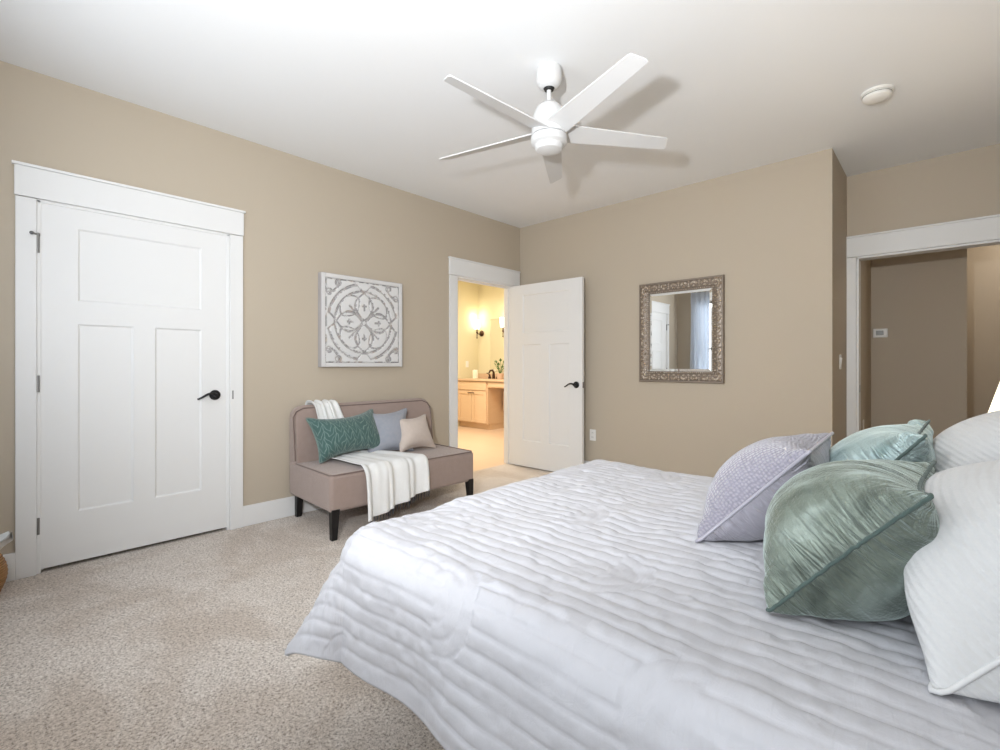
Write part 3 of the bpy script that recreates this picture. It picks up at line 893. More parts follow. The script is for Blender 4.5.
# ------------------------------------------------------------------ pillows by a small cloth simulation
def sim_pillow(w, h, n=41, steps=130, iters=5, p=1.0, seed=1, comp=0.25, bend=0.06, noise=0.004):
    rs = np.random.RandomState(seed)
    mrow = max(9, int(round(n * h / w)) | 1)
    u = np.linspace(-w / 2, w / 2, n); v = np.linspace(-h / 2, h / 2, mrow)
    U, V = np.meshgrid(u, v)                       # [mrow, n]
    X = np.zeros((2, mrow, n, 3)); X[..., 0] = U; X[..., 1] = V
    dome = (1 - (2 * U / w) ** 2) * (1 - (2 * V / h) ** 2) * 0.04
    X[0, ..., 2] = dome; X[1, ..., 2] = -dome
    nz = rs.randn(2, mrow, n, 3)
    for _ in range(3):
        nz[:, 1:-1, 1:-1] = (nz[:, :-2, 1:-1] + nz[:, 2:, 1:-1] + nz[:, 1:-1, :-2] + nz[:, 1:-1, 2:]) / 4 + nz[:, 1:-1, 1:-1] * 0.2
    X += nz * noise
    du, dv = w / (n - 1), h / (mrow - 1); dd = math.hypot(du, dv)
    Vel = np.zeros_like(X)

    def bound():
        for sl in (np.s_[0, :], np.s_[-1, :], np.s_[:, 0], np.s_[:, -1]):
            a = (X[0][sl] + X[1][sl]) / 2; X[0][sl] = a; X[1][sl] = a
    bound()

    def con(a, b, L0, k):
        d = X[b] - X[a]; ln = np.sqrt((d * d).sum(-1)) + 1e-9
        c = (ln - L0) / ln
        c = np.where(c > 0, c, c * comp) * (0.5 * k)
        d *= c[..., None]
        X[a] += d; X[b] -= d
    S = np.s_
    cons = []
    for st_ in (0, 1):
        a, b = S[:, :, st_:-1:2], S[:, :, st_ + 1::2]; cons.append((a, b, du, 1.0))
        a, b = S[:, st_:-1:2, :], S[:, st_ + 1::2, :]; cons.append((a, b, dv, 1.0))
        cons.append((S[:, st_:-1:2, :-1], S[:, st_ + 1::2, 1:], dd, 0.35))
        cons.append((S[:, st_:-1:2, 1:], S[:, st_ + 1::2, :-1], dd, 0.35))
    g = 0.00045 * p * (40.0 / n)
    for s_ in range(steps):
        tu = np.gradient(X, axis=2); tv = np.gradient(X, axis=1)
        nr = np.cross(tu, tv); nr /= (np.sqrt((nr * nr).sum(-1, keepdims=True)) + 1e-9)
        nr[1] *= -1
        Vel = Vel * 0.90 + nr * g
        old = X.copy(); X += Vel
        for it in range(iters):
            for a, b, L0, k in cons: con(a, b, L0, k)
            bound()
        if bend:
            lap = (X[:, :-2, 1:-1] + X[:, 2:, 1:-1] + X[:, 1:-1, :-2] + X[:, 1:-1, 2:]) / 4 - X[:, 1:-1, 1:-1]
            X[:, 1:-1, 1:-1] += lap * bend
        Vel = (X - old) * 0.9
    return X


def pillow(name, label, cat, X, mats, center, yaw, lean, roll=0.0, slump=0.0, pucker=0.0, clamps=(), floor=None, group=None, piping=None, wrinkle=0.0, pipe_r=0.004, hem=True):
    """local x = width, local y = up the pillow, local z = front normal.
    yaw turns the facing direction about world z (0 faces -x), lean is the angle back from vertical."""
    mrow, n = X.shape[1:3]
    # front normal faces -x (yaw 0) tipped up by lean
    fy = Matrix.Rotation(yaw, 3, 'Z')
    wdir = fy @ Vector((0, -1, 0))                    # width dir: seen from the front, to the right
    hdir = fy @ Vector((math.sin(lean), 0, math.cos(lean)))
    ndir = wdir.cross(hdir).normalized()
    B = np.array([wdir, hdir, ndir])                  # rows
    cr, sr = math.cos(roll), math.sin(roll)
    X = X.copy()
    if pucker:
        rp = np.random.RandomState(int(abs(center[1]) * 1000))
        dj = np.minimum(np.arange(mrow), np.arange(mrow)[::-1])[:, None] / (mrow - 1.0); di = np.minimum(np.arange(n), np.arange(n)[::-1])[None, :] / (n - 1.0)
        for sgn, sh in ((1, 0), (-1, 1)):
            for edge_d, along, ln in ((di, 0, mrow), (dj, 1, n)):
                c1 = np.interp(np.arange(ln), np.arange(0, ln + 3, 2.2), rp.randn(len(np.arange(0, ln + 3, 2.2))))
                nzz = c1[:, None] if along == 0 else c1[None, :]
                X[sh, ..., 2] += sgn * pucker * nzz * np.exp(-edge_d / 0.13) * (1 - np.exp(-edge_d / 0.03)) * np.clip(np.minimum(di, dj) / 0.02, 0, 1)
    if slump:
        X[..., 2] *= 1 - slump * X[..., 1] / (np.abs(X[..., 1]).max())
    Xl = X.copy(); Xl[..., 0], Xl[..., 1] = X[..., 0] * cr - X[..., 1] * sr, X[..., 0] * sr + X[..., 1] * cr
    Wd = Xl @ B + np.array(center)
    for (pt, nr, soft) in clamps:                     # keep the pillow on the positive side of each plane
        nr = np.array(Vector(nr).normalized()); d = (Wd - np.array(pt)) @ nr
        push = np.where(d < soft, (soft - d) ** 2 / (4 * soft) * (d > -soft) + np.where(d <= -soft, -d, 0), 0)
        Wd = Wd + push[..., None] * nr
    if floor is not None:
        d = Wd[..., 2] - floor; s_ = 0.012
        push = np.where(d < s_, np.where(d > -s_, (s_ - d) ** 2 / (4 * s_), -d), 0); Wd[..., 2] += push
    front = Wd[0].reshape(-1, 3); idx_f = np.arange(mrow * n).reshape(mrow, n)
    idx_b = idx_f.copy(); k = mrow * n; inner = np.zeros((mrow, n), bool); inner[1:-1, 1:-1] = True
    idx_b[inner] = k + np.arange(inner.sum())
    verts = np.concatenate([front, Wd[1][inner]])
    q = lambda I: np.stack([I[:-1, :-1], I[:-1, 1:], I[1:, 1:], I[1:, :-1]], -1).reshape(-1, 4)
    ff = q(idx_f); fb = q(idx_b)[:, ::-1]
    faces = np.concatenate([ff, fb])
    org = np.array([center[0], center[1], verts[:, 2].min()])
    me = bpy.data.meshes.new(name); me.from_pydata((verts - org).tolist(), [], faces.tolist())
    for mt in mats: me.materials.append(mt)
    nf = len(ff)
    if len(mats) > 1: me.polygons.foreach_set('material_index', [0] * nf + [1] * len(fb))
    me.polygons.foreach_set('use_smooth', [True] * len(me.polygons))
    uvl = me.uv_layers.new(name='UVMap')
    jj, ii = np.meshgrid(np.arange(mrow), np.arange(n), indexing='ij')
    uvg = np.stack([ii / (n - 1), jj / (n - 1)], -1)
    quv = np.stack([uvg[:-1, :-1], uvg[:-1, 1:], uvg[1:, 1:], uvg[1:, :-1]], -2).reshape(-1, 4, 2)
    allu = np.concatenate([quv, quv[:, ::-1]]).reshape(-1)
    uvl.data.foreach_set('uv', allu.astype(np.float32))
    o = bpy.data.objects.new(name, me); COL.objects.link(o); o.location = org
    sb = o.modifiers.new('sub', 'SUBSURF'); sb.levels = sb.render_levels = 1
    tag(o, label, cat, group)
    if piping is not None:
        ring = np.concatenate([Wd[0, 0, :], Wd[0, 1:, -1], Wd[0, -1, -2::-1], Wd[0, -2:0:-1, 0]])
        ring = ring + np.random.RandomState(9).randn(*ring.shape) * (0.0006 if pucker > 0.008 else 0.0)
        rs_ = [tuple((ring[i] + ring[(i + 1) % len(ring)] * 0 )) for i in range(len(ring))]
        mb = MB(); mb.tube(rs_, pipe_r, 8, closed=True)
        mb.build('piping', piping, o, smooth=True, angle=0)
    return o


ZT = 0.668                                        # top of the made bed
P45 = sim_pillow(0.37, 0.37, 49, seed=4, p=1.3, comp=0.06, bend=0.03); P45[..., 2] *= 1.30
P45b = sim_pillow(0.41, 0.41, 49, seed=11, p=1.1, comp=0.12, bend=0.04)
P45c = sim_pillow(0.40, 0.40, 49, seed=23, p=1.0, comp=0.12, bend=0.04)
SHAM = sim_pillow(0.68, 0.50, 53, seed=31, p=1.0, comp=0.08); SHAM[..., 2] *= 1.15
GR = sim_pillow(0.60, 0.38, 41, seed=5, p=0.6)
SQ = sim_pillow(0.40, 0.40, 35, seed=6, p=0.55)
LUM = sim_pillow(0.37, 0.33, 35, seed=8, p=0.55)

# pillows on the bed
sham_grp = None
pillow('sham_pillow', 'large white ribbed sham pillow nearest the camera at the bed head, right edge', 'pillow', SHAM, [M['sham']],
       (0.145, 1.275, 0.820), 0.0, math.radians(43), 0.02, 0.58, 0.006, [((0.46, 0, 0), (-1, 0, 0), 0.02)], floor=ZT, piping=M['sham'])
pillow('sham_pillow', 'large white ribbed sham pillow behind the nearer white sham, beside the lamp', 'pillow', SHAM[:, ::-1, :].copy(), [M['sham']],
       (0.150, 1.930, 0.850), 0.0, math.radians(36), -0.02, 0.30, 0.006, [((0.46, 0, 0), (-1, 0, 0), 0.02)], floor=ZT, piping=M['sham'])
pillow('velvet_pillow', 'shiny sage green crushed velvet pillow in front of the nearer white sham', 'pillow', P45, [M['velvet_sage']],
       (-0.130, 1.200, 0.802), 0.0, math.radians(41), 0.0, 0.12, 0.011, floor=ZT, piping=M['velvet_seam'], pipe_r=0.0036)
pillow('velvet_pillow', 'pale aqua crushed velvet pillow mostly hidden behind the sage green one', 'pillow', P45b, [M['velvet_aqua']],
       (-0.150, 1.715, 0.822), 0.0, math.radians(38), 0.0, 0.1, 0.011, floor=ZT, piping=M['velvet_seam'], pipe_r=0.0036)
pillow('accent_pillow', 'lavender grey pillow with quilted front and satin back, foremost on the bed', 'pillow', P45c, [M['lav_knit'], M['lav_satin']],
       (-0.362, 1.500, 0.803), 0.03, math.radians(43), 0.0, 0.1, 0.006, floor=ZT, piping=M['lav_satin'], pipe_r=0.0045)

# cushions on the settee
pillow('lumbar_cushion', 'green rectangular cushion with pale leaf-line pattern on the settee', 'cushion', GR, [M['leaf_fabric']],
       (-3.370, 1.895, 0.605), 0.02 + PI, math.radians(29), 0.05, floor=0.434, piping=M['leaf_fabric'], pipe_r=0.003)
pillow('square_cushion', 'square blue grey cushion on the settee between the green and cream cushions', 'cushion', SQ, [M['bluegrey_fabric']],
       (-3.350, 2.240, 0.590), -0.35 + PI, math.radians(24), 0.04, floor=0.434, piping=M['bluegrey_fabric'], pipe_r=0.003)
pillow('lumbar_cushion', 'small cream rectangular cushion at the right end of the settee', 'cushion', LUM, [M['cream_fabric']],
       (-3.255, 2.430, 0.572), -0.05 + PI, math.radians(30), 0.0, floor=0.434, piping=M['cream_fabric'], pipe_r=0.003)

# ------------------------------------------------------------------ throw over the settee
path = [(-3.606, 0.60), (-3.606, 0.72), (-3.602, 0.80), (-3.582, 0.838), (-3.545, 0.843), (-3.505, 0.838), (-3.480, 0.815), (-3.462, 0.74), (-3.448, 0.62), (-3.430, 0.50), (-3.400, 0.447),
        (-3.330, 0.440), (-3.200, 0.440), (-3.050, 0.440), (-2.945, 0.441), (-2.895, 0.438), (-2.868, 0.418), (-2.858, 0.38), (-2.852, 0.32), (-2.848, 0.25), (-2.846, 0.185)]
yl = [1.68, 1.675, 1.67, 1.665, 1.665, 1.665, 1.67, 1.68, 1.69, 1.70, 1.71, 1.71, 1.72, 1.725, 1.725, 1.725, 1.725, 1.725, 1.725, 1.725, 1.725]
yr = [1.86, 1.865, 1.87, 1.87, 1.87, 1.87, 1.875, 1.90, 1.95, 2.00, 2.06, 2.13, 2.20, 2.24, 2.26, 2.265, 2.265, 2.265, 2.265, 2.262, 2.26]
def resample(arr, n):
    a = np.array(arr, float); t_ = np.linspace(0, len(a) - 1, n)
    i = np.clip(t_.astype(int), 0, len(a) - 2); f = t_ - i
    p0 = a[np.clip(i - 1, 0, len(a) - 1)]; p1 = a[i]; p2 = a[i + 1]; p3 = a[np.clip(i + 2, 0, len(a) - 1)]
    f = f.reshape(-1, *([1] * (a.ndim - 1)))
    return 0.5 * (2 * p1 + (p2 - p0) * f + (2 * p0 - 5 * p1 + 4 * p2 - p3) * f ** 2 + (3 * p1 - p0 - 3 * p2 + p3) * f ** 3)
NT_, NA = 110, 72
pp = resample(path, NT_); pl_, pr_ = resample(yl, NT_), resample(yr, NT_)
tn = np.gradient(pp, axis=0); tn /= np.linalg.norm(tn, axis=1)[:, None]
nm = np.stack([-tn[:, 1], tn[:, 0]], 1)           # left normal of travel (+x then down): up/outward
vs = []
A_ = np.linspace(0, 1, NA)
for k in range(NT_):
    q = k / (NT_ - 1)
    amp = 0.006 + 0.012 * max(0, (q - 0.68) / 0.32) + (0.002 if q < 0.4 else 0)
    fold = (np.sin(A_ * 2 * PI * 3.2 + 0.8 + 1.2 * q) + 0.6 * np.sin(A_ * 2 * PI * 5.7 + 2.1 - 2 * q) + 0.35 * np.sin(A_ * 2 * PI * 9 + q * 5)) 
    off = amp * (fold + 1.6) * 0.8
    y = pl_[k] + A_ * (pr_[k] - pl_[k]) + 0.008 * np.sin(A_ * 2 * PI * 3.2 + 2.3)
    hem_drop = 0.05 * (0.5 - A_) if k > NT_ - 30 else 0 * A_
    w_ = max(0, (k - (NT_ - 30)) / 30)
    for j in range(NA):
        vs.append((pp[k, 0] + nm[k, 0] * off[j], y[j], pp[k, 1] + nm[k, 1] * off[j] - (0.13 * (0.75 - A_[j]) * w_)))
fs = [(k * NA + j, k * NA + j + 1, (k + 1) * NA + j + 1, (k + 1) * NA + j) for k in range(NT_ - 1) for j in range(NA - 1)]
m = MB(); m.add(vs, fs)
throw = m.build('throw_blanket', M['white_throw'], smooth=True, angle=0)
so = throw.modifiers.new('thick', 'SOLIDIFY'); so.thickness = 0.007; so.offset = 1
tag(throw, 'white woven throw with dark fringe draped over the back and seat of the settee', 'throw blanket')
m = MB()
rng = random.Random(5)
for j in range(2, NA - 1, 2):
    b = Vector(vs[(NT_ - 1) * NA + j]); 
    m.tube([b + Vector((0.003, 0, 0.012)), b + Vector((0.004, 0, -0.012)), b + Vector((0.004 + rng.uniform(-.004, .004), rng.uniform(-.006, .006), -0.048))], [0.0028, 0.003, 0.0016], 6)
fo = m.build('fringe', M['fringe'], throw, smooth=True, angle=0)
fo['label'] = 'dark charcoal tassel fringe'

# ------------------------------------------------------------------ bed
BX0, BX1, BY0, BY1 = -1.355, 0.50, 0.690, 2.190
bed = tag(empty('bed', ((BX0 + BX1) / 2, (BY0 + BY1) / 2, 0)), 'wide bed under the pale quilt, its head at the right', 'bed')
m = MB(); m.box((BX0 + 0.04, BY0 + 0.07, 0.40), (BX1, BY1 - 0.04, 0.628)); m.build('mattress', M['ticking'], bed, smooth=True, bevel=0.05, seg=4)
m = MB(); m.box((BX0 + 0.25, BY0 + 0.30, 0.14), (BX1, BY1 - 0.15, 0.40)); m.build('box_spring', M['boxspring'], bed, bevel=0.02)
for x in (BX0 + 0.40, BX1 - 0.12):
    for y in (BY0 + 0.42, BY1 - 0.25):
        m = MB(); m.lathe([(0.028, 0), (0.034, 0.14)], (x, y, 0), 'Z', 16); m.build('leg', M['black_wood'], bed, smooth=True)
m = MB(); m.box((BX1 + 0.005, BY0 - 0.02, 0.0), (BX1 + 0.075, BY1 + 0.02, 1.02)); m.build('headboard', M['nightwood'], bed, bevel=0.015)

# quilt -----------------------------------------------------------
QO = 0.304                                        # overhang
cxr, cyr = 0.125, 0.125                             # plan corner radius
R_ = 0.095
ix0, iy0, iy1 = BX0 + cxr, BY0 + cyr, BY1 - cyr
stepq = 0.0052
ulo, uhi = BX0 - QO, BX1 - 0.06
vlo, vhi = BY0 - QO, BY1 + QO
nu, nv = int((uhi - ulo) / stepq), int((vhi - vlo) / stepq)
u = np.linspace(ulo, uhi, nu); v = np.linspace(vlo, vhi, nv)
Uq, Vq = np.meshgrid(u, v)
_rr = 0.09                                        # rounded quilt corners
_a = np.clip((ulo + _rr - Uq) / _rr, 0, 1)
_b0 = np.clip((vlo + _rr - Vq) / _rr, 0, 1); _b1 = np.clip((Vq - (vhi - _rr)) / _rr, 0, 1); _b = _b0 + _b1
_sa, _sb = _a * np.sqrt(1 - _b ** 2 / 2), _b * np.sqrt(1 - _a ** 2 / 2)
_in = (_a > 0) & (_b > 0)
Uq = np.where(_in, ulo + _rr - _sa * _rr, Uq)
Vq = np.where(_in, np.where(_b0 > 0, vlo + _rr - _sb * _rr, vhi - _rr + _sb * _rr), Vq)
dx = np.minimum(Uq - ix0, 0.0)
dy = np.where(Vq < iy0, Vq - iy0, np.where(Vq > iy1, Vq - iy1, 0.0))
dist = np.hypot(dx, dy); ddx = np.where(dist > 1e-9, dx / np.maximum(dist, 1e-9), 0); ddy = np.where(dist > 1e-9, dy / np.maximum(dist, 1e-9), 0)
_c0 = np.abs(ddx * ddy) * 2
s = np.maximum(dist - (cxr - R_), 0.0); s = s * (1 - 0.08 * _c0 - 0.04 * _c0 ** 4)           # arc length past the top flat
corner = np.abs(ddx * ddy) * 2                   # 1 on the diagonal
arc = R_ * PI / 2
phi = np.minimum(s / R_, PI / 2)
hor = np.minimum(dist, cxr - R_) + R_ * np.sin(phi)
drop = R_ * (1 - np.cos(phi))
ex = np.maximum(s - arc, 0)
flare = 0.05 + 0.50 * corner
hor = hor + ex * np.sin(flare) ; drop = drop + ex * np.cos(flare)
# soft fold ripple along the skirts
tpar = np.where(np.abs(ddy) > np.abs(ddx), Uq, Vq)
rip = 0.010 * np.sin(tpar * 9 + 0.7) + 0.006 * np.sin(tpar * 17 + 2.0)
hor = hor + rip * np.clip(ex / 0.2, 0, 1) * np.clip(1 - 1.6 * corner, 0, 1)
px = np.where(Uq < ix0, ix0, Uq) + ddx * hor
py = np.clip(Vq, iy0, iy1) + ddy * hor
pz = ZT - 0.012 - drop
# quilting pattern
sp_ = 0.044
wv = 0.006 * np.sin(Uq * 5.1 + Vq * 3) + 0.003 * np.sin(Uq * 13 + Vq * 7)
q0 = (Vq + wv) / sp_
best = q0.copy(); mask_m = np.zeros_like(q0)
dl = np.abs((q0 % 1.0) - 0.5); dl = (0.5 - dl) * sp_            # metres to the nearest stitch line
dl = np.where(dl < 0, 0, dl)
motif = np.zeros_like(q0)
for iu in range(-5, 4):
    for iv in range(-2, 7):
        cu = iu * 0.66 + (0.33 if iv % 2 else 0) + 0.10 + 0.04 * math.sin(iu * 3 + iv); cvv = 0.35 + iv * 0.325
        a, b = Uq - cu, Vq - cvv
        hook = np.hypot(np.maximum(a if (iu + iv) % 2 else -a, 0), b)
        side = (a if (iu + iv) % 2 else -a)
        ins = (hook < 0.118) & (side > 0.0)
        rr = (hook / 0.0393) % 1.0
        dm = np.minimum(rr, 1 - rr) * 0.0393
        dl = np.where(ins, dm, dl); motif = np.where(ins, 1.0, motif)
puff = 0.0052 * (1 - np.exp(-dl / 0.0050)) * (1 - 0.35 * motif)
rs = np.random.RandomState(2)
def smooth_noise(shape, k):
    a = rs.randn(shape[0] // k + 3, shape[1] // k + 3)
    y = np.linspace(0, a.shape[0] - 2.001, shape[0]); x = np.linspace(0, a.shape[1] - 2.001, shape[1])
    yi, xi = y.astype(int), x.astype(int); fy, fx = (y - yi)[:, None], (x - xi)[None, :]
    fy = fy * fy * (3 - 2 * fy); fx = fx * fx * (3 - 2 * fx)
    return (a[yi][:, xi] * (1 - fy) * (1 - fx) + a[yi + 1][:, xi] * fy * (1 - fx) + a[yi][:, xi + 1] * (1 - fy) * fx + a[yi + 1][:, xi + 1] * fy * fx)
bulk = 0.7 * 0 + puff * (1 + 0.25 * smooth_noise(Uq.shape, 14)) + 0.0016 * smooth_noise(Uq.shape, 5) + 0.0030 * smooth_noise(Uq.shape, 22) + 0.005 * smooth_noise(Uq.shape, 60)
Pq = np.stack([px, py, pz], -1)
gu = np.gradient(Pq, axis=1); gv = np.gradient(Pq, axis=0)
nq = np.cross(gu, gv); nq /= (np.linalg.norm(nq, axis=-1, keepdims=True) + 1e-12)
hemd = np.minimum(np.minimum(Uq - ulo, Vq - vlo), vhi - Vq)
bulk = bulk * np.clip(hemd / 0.045, 0.12, 1)
Pq = Pq + nq * bulk[..., None]
me = bpy.data.meshes.new('quilt')
I = np.arange(nu * nv).reshape(nv, nu)
fq = np.stack([I[:-1, :-1], I[:-1, 1:], I[1:, 1:], I[1:, :-1]], -1).reshape(-1, 4)
org = np.array([(BX0 + BX1) / 2, (BY0 + BY1) / 2, 0.25])
me.from_pydata((Pq.reshape(-1, 3) - org).tolist(), [], fq.tolist())
me.polygons.foreach_set('use_smooth', [True] * len(me.polygons))
uvl = me.uv_layers.new(name='UVMap')
uvq = np.stack([Uq, Vq], -1).reshape(-1, 2)[fq.reshape(-1)]
uvl.data.foreach_set('uv', uvq.reshape(-1).astype(np.float32))
me.materials.append(M['quilt'])
quilt = bpy.data.objects.new('quilt', me); COL.objects.link(quilt); quilt.location = org
so = quilt.modifiers.new('thick', 'SOLIDIFY'); so.thickness = 0.010; so.offset = -1
tag(quilt, 'pale lavender grey channel-stitched quilt spread over the bed', 'quilt')

# ------------------------------------------------------------------ nightstand and lamp beyond the bed
ns = tag(empty('nightstand', (0.37, 2.68, 0)), 'dark wood nightstand beyond the bed, under the lit lamp', 'nightstand')
m = MB(); m.box((0.16, 2.45, 0.10), (0.60, 2.91, 0.56)); m.build('cabinet_body', M['nightwood'], ns, bevel=0.004)
m = MB(); m.box((0.14, 2.43, 0.56), (0.61, 2.93, 0.59)); m.build('top', M['nightwood'], ns, bevel=0.004)
for z0 in (0.13, 0.345):
    m = MB(); m.box((0.148, 2.47, z0), (0.162, 2.89, z0 + 0.195)); d = m.build('drawer', M['nightwood'], ns, bevel=0.003)
    m = MB(); m.blob((0.140, 2.68, z0 + 0.1), 0.012, 0.012, 0.012); m.build('knob', M['grey_metal'], d, smooth=True)
for x in (0.18, 0.58):
    for y in (2.47, 2.89):
        m = MB(); m.box((x - 0.02, y - 0.02, 0), (x + 0.02, y + 0.02, 0.10)); m.build('leg', M['nightwood'], ns)
LX, LY = 0.330, 2.70
lp = tag(empty('table_lamp', (LX, LY, 0.59)), 'table lamp with a lit cream shade at the right edge beyond the pillows', 'lamp')
m = MB(); m.lathe([(0.002, 0.59), (0.075, 0.59), (0.078, 0.605), (0.04, 0.62), (0.055, 0.68), (0.075, 0.75), (0.06, 0.84), (0.025, 0.89), (0.018, 0.93), (0.002, 0.93)], (LX, LY, 0)); m.build('base', M['ceramic'], lp, smooth=True)
m = MB(); m.tube([(LX, LY, 0.92), (LX, LY, 1.20)], 0.006, 8); m.build('stem', M['grey_metal'], lp, smooth=True)
m = MB(); m.lathe([(0.205, 0.93), (0.125, 1.23), (0.122, 1.23), (0.202, 0.93)], (LX, LY, 0), 'Z', 40)
m.f = [f for f in m.f if len(f) == 4]
m.rings([[m.v[k] for k in range(40)], [m.v[120 + k] for k in range(40)]], False)
m.build('lamp_shade', M['lamp_shade'], lp, smooth=True)
point('bedside_lamp_bulb', (LX, LY, 1.08), 16, (1.0, 0.90, 0.76), 0.04)

# ------------------------------------------------------------------ basket at the left edge
bkx, bky = -3.452, -0.065
bk = tag(empty('wicker_basket', (bkx, bky, 0)), 'woven wicker basket holding a white cloth, cut off at the left edge', 'basket')
prof = [(0.002, 0.0), (0.095, 0.0)]
for k in range(21):
    z = 0.008 + 0.19 * k / 20
    prof.append((0.102 + 0.028 * math.sin(PI * min(1, k / 21)) + 0.003 * (k % 2), z))
prof += [(0.104, 0.202), (0.096, 0.20), (0.092, 0.03), (0.002, 0.03)]
m = MB(); m.lathe(prof, (bkx, bky, 0), 'Z', 48); m.build('basket_body', M['wicker'], bk, smooth=True)
m = MB()
rg = []
for k in range(9):
    q = k / 8; r = 0.086 * (1 - 0.66 * q) * (1.0 if k < 8 else 0.4)
    rg.append([(bkx + 0.155 * q ** 1.5 + r * (1 + 0.25 * q * math.sin(3 * a + 0.6)) * math.cos(a), bky + 0.135 * q ** 1.5 + r * (1 + 0.25 * q * math.sin(3 * a + 0.6)) * math.sin(a), 0.15 + 0.17 * q + 0.02 * q * math.sin(2 * a + 0.5)) for a in [2 * PI * j / 32 for j in range(32)]])
m.rings(rg)
cl = m.build('folded_cloth', M['white_throw'], smooth=True, angle=0)
tag(cl, 'white cloth heaped in the wicker basket at the left edge', 'blanket')

# ------------------------------------------------------------------ bathroom
VX1, VY = -5.79, 5.89                              # vanity right end, front plane
va = tag(empty('vanity_cabinet', ((BXL + VX1) / 2, 6.17, 0)), 'pale maple bathroom vanity cabinet with two doors and a drawer front', 'cabinet')
m = MB(); m.box((BXL + 0.002, VY + 0.02, 0.10), (VX1, BYB - 0.002, 0.85)); m.box((BXL + 0.002, VY + 0.08, 0), (VX1 - 0.01, BYB - 0.002, 0.10)); m.build('body', M['maple'], va, bevel=0.002)
m = MB(); m.box((BXL + 0.03, VY, 0.69), (VX1 - 0.02, VY + 0.02, 0.84)); m.build('drawer_front', M['maple2'], va, bevel=0.004)
xm = (BXL + VX1) / 2
for (x0, x1, sg) in ((BXL + 0.03, xm - 0.003, 1), (xm + 0.003, VX1 - 0.02, -1)):
    m = MB(); s_ = 0.06
    m.box((x0, VY, 0.12), (x0 + s_, VY + 0.02, 0.675)); m.box((x1 - s_, VY, 0.12), (x1, VY + 0.02, 0.675))
    m.box((x0 + s_, VY, 0.12), (x1 - s_, VY + 0.02, 0.12 + s_)); m.box((x0 + s_, VY, 0.675 - s_), (x1 - s_, VY + 0.02, 0.675))
    m.box((x0 + s_, VY + 0.010, 0.12 + s_), (x1 - s_, VY + 0.018, 0.675 - s_))
    d = m.build('door', M['maple2'], va, bevel=0.002)
    hx = xm - sg * 0.04
    m = MB(); m.tube([(hx - 0.03, VY, 0.64), (hx - 0.03, VY - 0.022, 0.64), (hx + 0.03, VY - 0.022, 0.64), (hx + 0.03, VY, 0.64)], 0.007, 8); m.build('handle', M['bronze'], d, smooth=True)
v2 = tag(empty('dressing_drawer', (-5.2, 6.0, 0.7)), 'maple dressing-table apron drawer over the open knee space', 'drawer')
m = MB(); m.box((VX1 + 0.002, VY + 0.02, 0.74), (-4.75, BYB - 0.002, 0.85)); m.build('apron', M['maple2'], v2, bevel=0.003)
m = MB(); m.box((VX1 + 0.02, VY + 0.004, 0.755), (-4.79, VY + 0.02, 0.838)); m.build('drawer_front', M['maple2'], v2, bevel=0.003)
v3 = tag(empty('wall_cabinet', (-5.2, 6.4, 0.3)), 'pale low panel cabinet set back in the vanity knee space', 'cabinet')
m = MB(); m.box((-5.74, 6.25, 0.32), (-4.75, BYB - 0.002, 0.66)); m.build('body', M['maple2'], v3, bevel=0.003)
m = MB(); m.box((-5.70, 6.235, 0.35), (-4.80, 6.25, 0.64)); m.build('front_panel', M['maple2'], v3, bevel=0.003)
m = MB(); m.box((BXL + 0.002, VY - 0.025, 0.852), (-4.74, BYB - 0.002, 0.885)); m.box((BXL + 0.002, BYB - 0.02, 0.885), (-4.74, BYB - 0.002, 0.975))
tag(m.build('vanity_countertop', M['stone'], bevel=0.004), 'beige stone countertop running along the bathroom vanity', 'countertop')
bm_ = tag(empty('bathroom_mirror', (-5.5, BYB, 1.0)), 'frameless wide mirror above the bathroom countertop', 'mirror')
m = MB(); m.box((-6.24, BYB - 0.008, 1.02), (-4.9, BYB - 0.001, 2.0)); m.build('mirror_glass', M['mirror'], bm_, bevel=0.003)


def sconce(x, label):
    r = tag(empty('wall_sconce', (x, BYB, 1.72)), label, 'sconce', 'bathroom wall sconces')
    m = MB(); m.lathe([(0.002, 0), (0.058, 0), (0.058, 0.008), (0.045, 0.020), (0.020, 0.026), (0.002, 0.028)], (x, BYB - 0.0085, 1.74), '-Y', 24); m.build('backplate', M['bronze'], r, smooth=True)
    m = MB(); m.tube([(x, BYB - 0.02, 1.74), (x, BYB - 0.07, 1.72), (x, BYB - 0.12, 1.735), (x, BYB - 0.135, 1.78), (x, BYB - 0.135, 1.83)], 0.008, 10)
    m.tube([(x, BYB - 0.135, 1.66), (x, BYB - 0.135, 1.83)], [0.006, 0.011], 10); m.blob((x, BYB - 0.135, 1.75), 0.022, 0.022, 0.016); m.blob((x, BYB - 0.135, 1.65), 0.012, 0.012, 0.014)
    m.build('arm', M['bronze'], r, smooth=True)
    m = MB(); m.lathe([(0.002, 1.82), (0.050, 1.82), (0.062, 1.99), (0.056, 1.99), (0.046, 1.83), (0.002, 1.83)], (x, BYB - 0.135, 0), 'Z', 28); m.build('glass_shade', M['sconce_glass'], r, smooth=True)
    point('sconce_bulb', (x, BYB - 0.135, 2.06), 1.2, (1.0, 0.84, 0.56), 0.05)
    return r


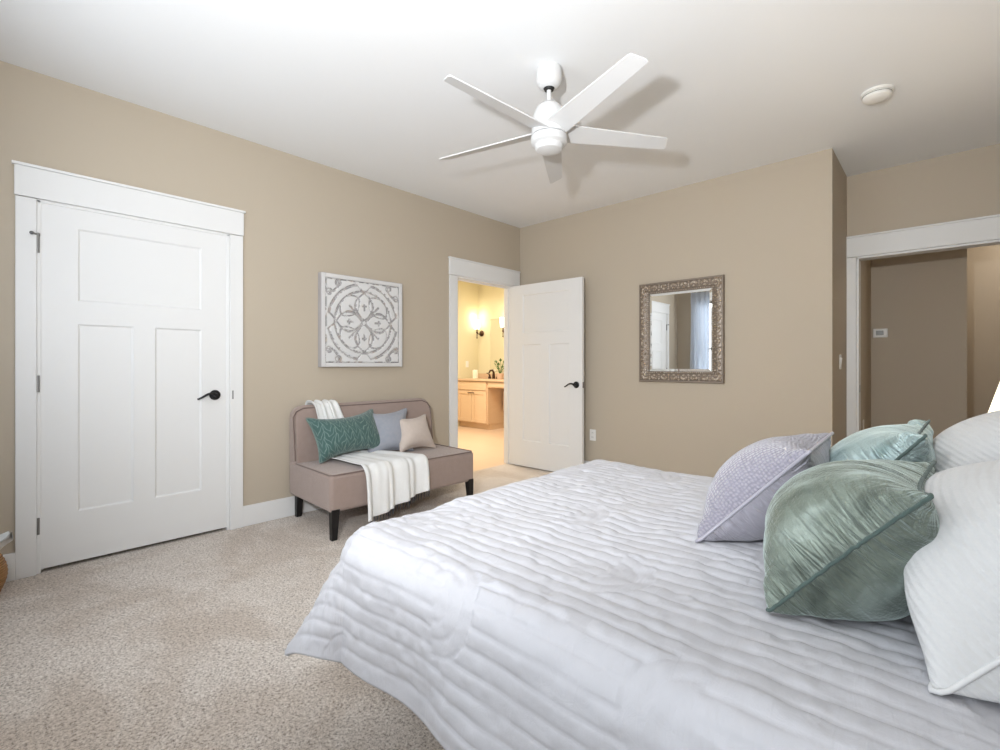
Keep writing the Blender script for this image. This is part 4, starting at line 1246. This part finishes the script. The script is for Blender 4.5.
sconce(-6.47, 'lit bronze sconce with white glass shade, left of the bathroom mirror')
sconce(-5.80, 'lit bronze sconce with white glass shade, partly hidden by the doorway right jamb')
plate_x('light_switch', BXL, 6.15, 1.15, 'white switch plate on the yellow bathroom wall above the counter', 'light switch')
m = MB(); cx_, cy_ = -6.40, 6.20
m.lathe([(0.002, 0.885), (0.05, 0.885), (0.052, 0.90), (0.052, 1.03), (0.045, 1.045), (0.002, 1.047)], (cx_, cy_, 0), 'Z', 24)
cd = m.build('candle', M['wax'], smooth=True); tag(cd, 'ivory pillar candle on the bathroom counter left of the faucet', 'candle')
m = MB(); m.tube([(cx_, cy_, 1.045), (cx_ + 0.002, cy_, 1.06)], 0.002, 6); m.build('wick', M['dark'], cd)
fx, fy_ = -6.02, 6.30
fa = tag(empty('faucet', (fx, fy_, 0.885)), 'dark bronze bathroom faucet on the vanity counter', 'faucet')
m = MB(); m.tube([(fx, fy_, 0.885), (fx, fy_, 1.0), (fx, fy_ - 0.03, 1.04), (fx, fy_ - 0.09, 1.035), (fx, fy_ - 0.12, 0.99)], [0.028, 0.02, 0.017, 0.016, 0.015], 12); m.build('spout', M['bronze'], fa, smooth=True)
for sg in (-1, 1):
    m = MB(); m.lathe([(0.028, 0.885), (0.030, 0.90), (0.018, 0.93), (0.016, 0.96), (0.002, 0.965)], (fx + sg * 0.10, fy_, 0), 'Z', 16)
    m.tube([(fx + sg * 0.10, fy_, 0.955), (fx + sg * 0.15, fy_ - 0.01, 0.985), (fx + sg * 0.175, fy_ - 0.012, 0.985)], [0.010, 0.008, 0.006], 8); m.build('handle', M['bronze'], fa, smooth=True)
plx, ply = -5.72, 6.15
pt_ = tag(empty('potted_plant', (plx, ply, 0.885)), 'small green potted plant on the bathroom counter right of the faucet', 'plant')
m = MB(); m.lathe([(0.002, 0.885), (0.05, 0.885), (0.068, 0.99), (0.060, 0.99), (0.045, 0.90), (0.002, 0.90)], (plx, ply, 0), 'Z', 20); m.build('pot', M['pot'], pt_, smooth=True)
rng = random.Random(12)
m = MB()
for k in range(16):
    a = rng.uniform(0, 2 * PI); rr = rng.uniform(0.03, 0.13); zt_ = rng.uniform(1.05, 1.22)
    b = Vector((plx, ply, 0.95)); e_ = Vector((plx + rr * math.cos(a), ply + rr * math.sin(a), zt_))
    m.tube([b, b.lerp(e_, 0.5) + Vector((0, 0, 0.03)), e_], 0.003, 5)
    d_ = (e_ - b).normalized(); sdv = d_.cross(Vector((0, 0, 1))).normalized(); tip = e_ + d_ * 0.07
    mid = e_.lerp(tip, 0.45); up_ = sdv.cross(d_) * 0.008
    m.add([e_, mid + sdv * 0.028, tip, mid - sdv * 0.028, mid + up_], [(0, 1, 4), (1, 2, 4), (2, 3, 4), (3, 0, 4)])
m.build('leaves', M['leaf'], pt_)
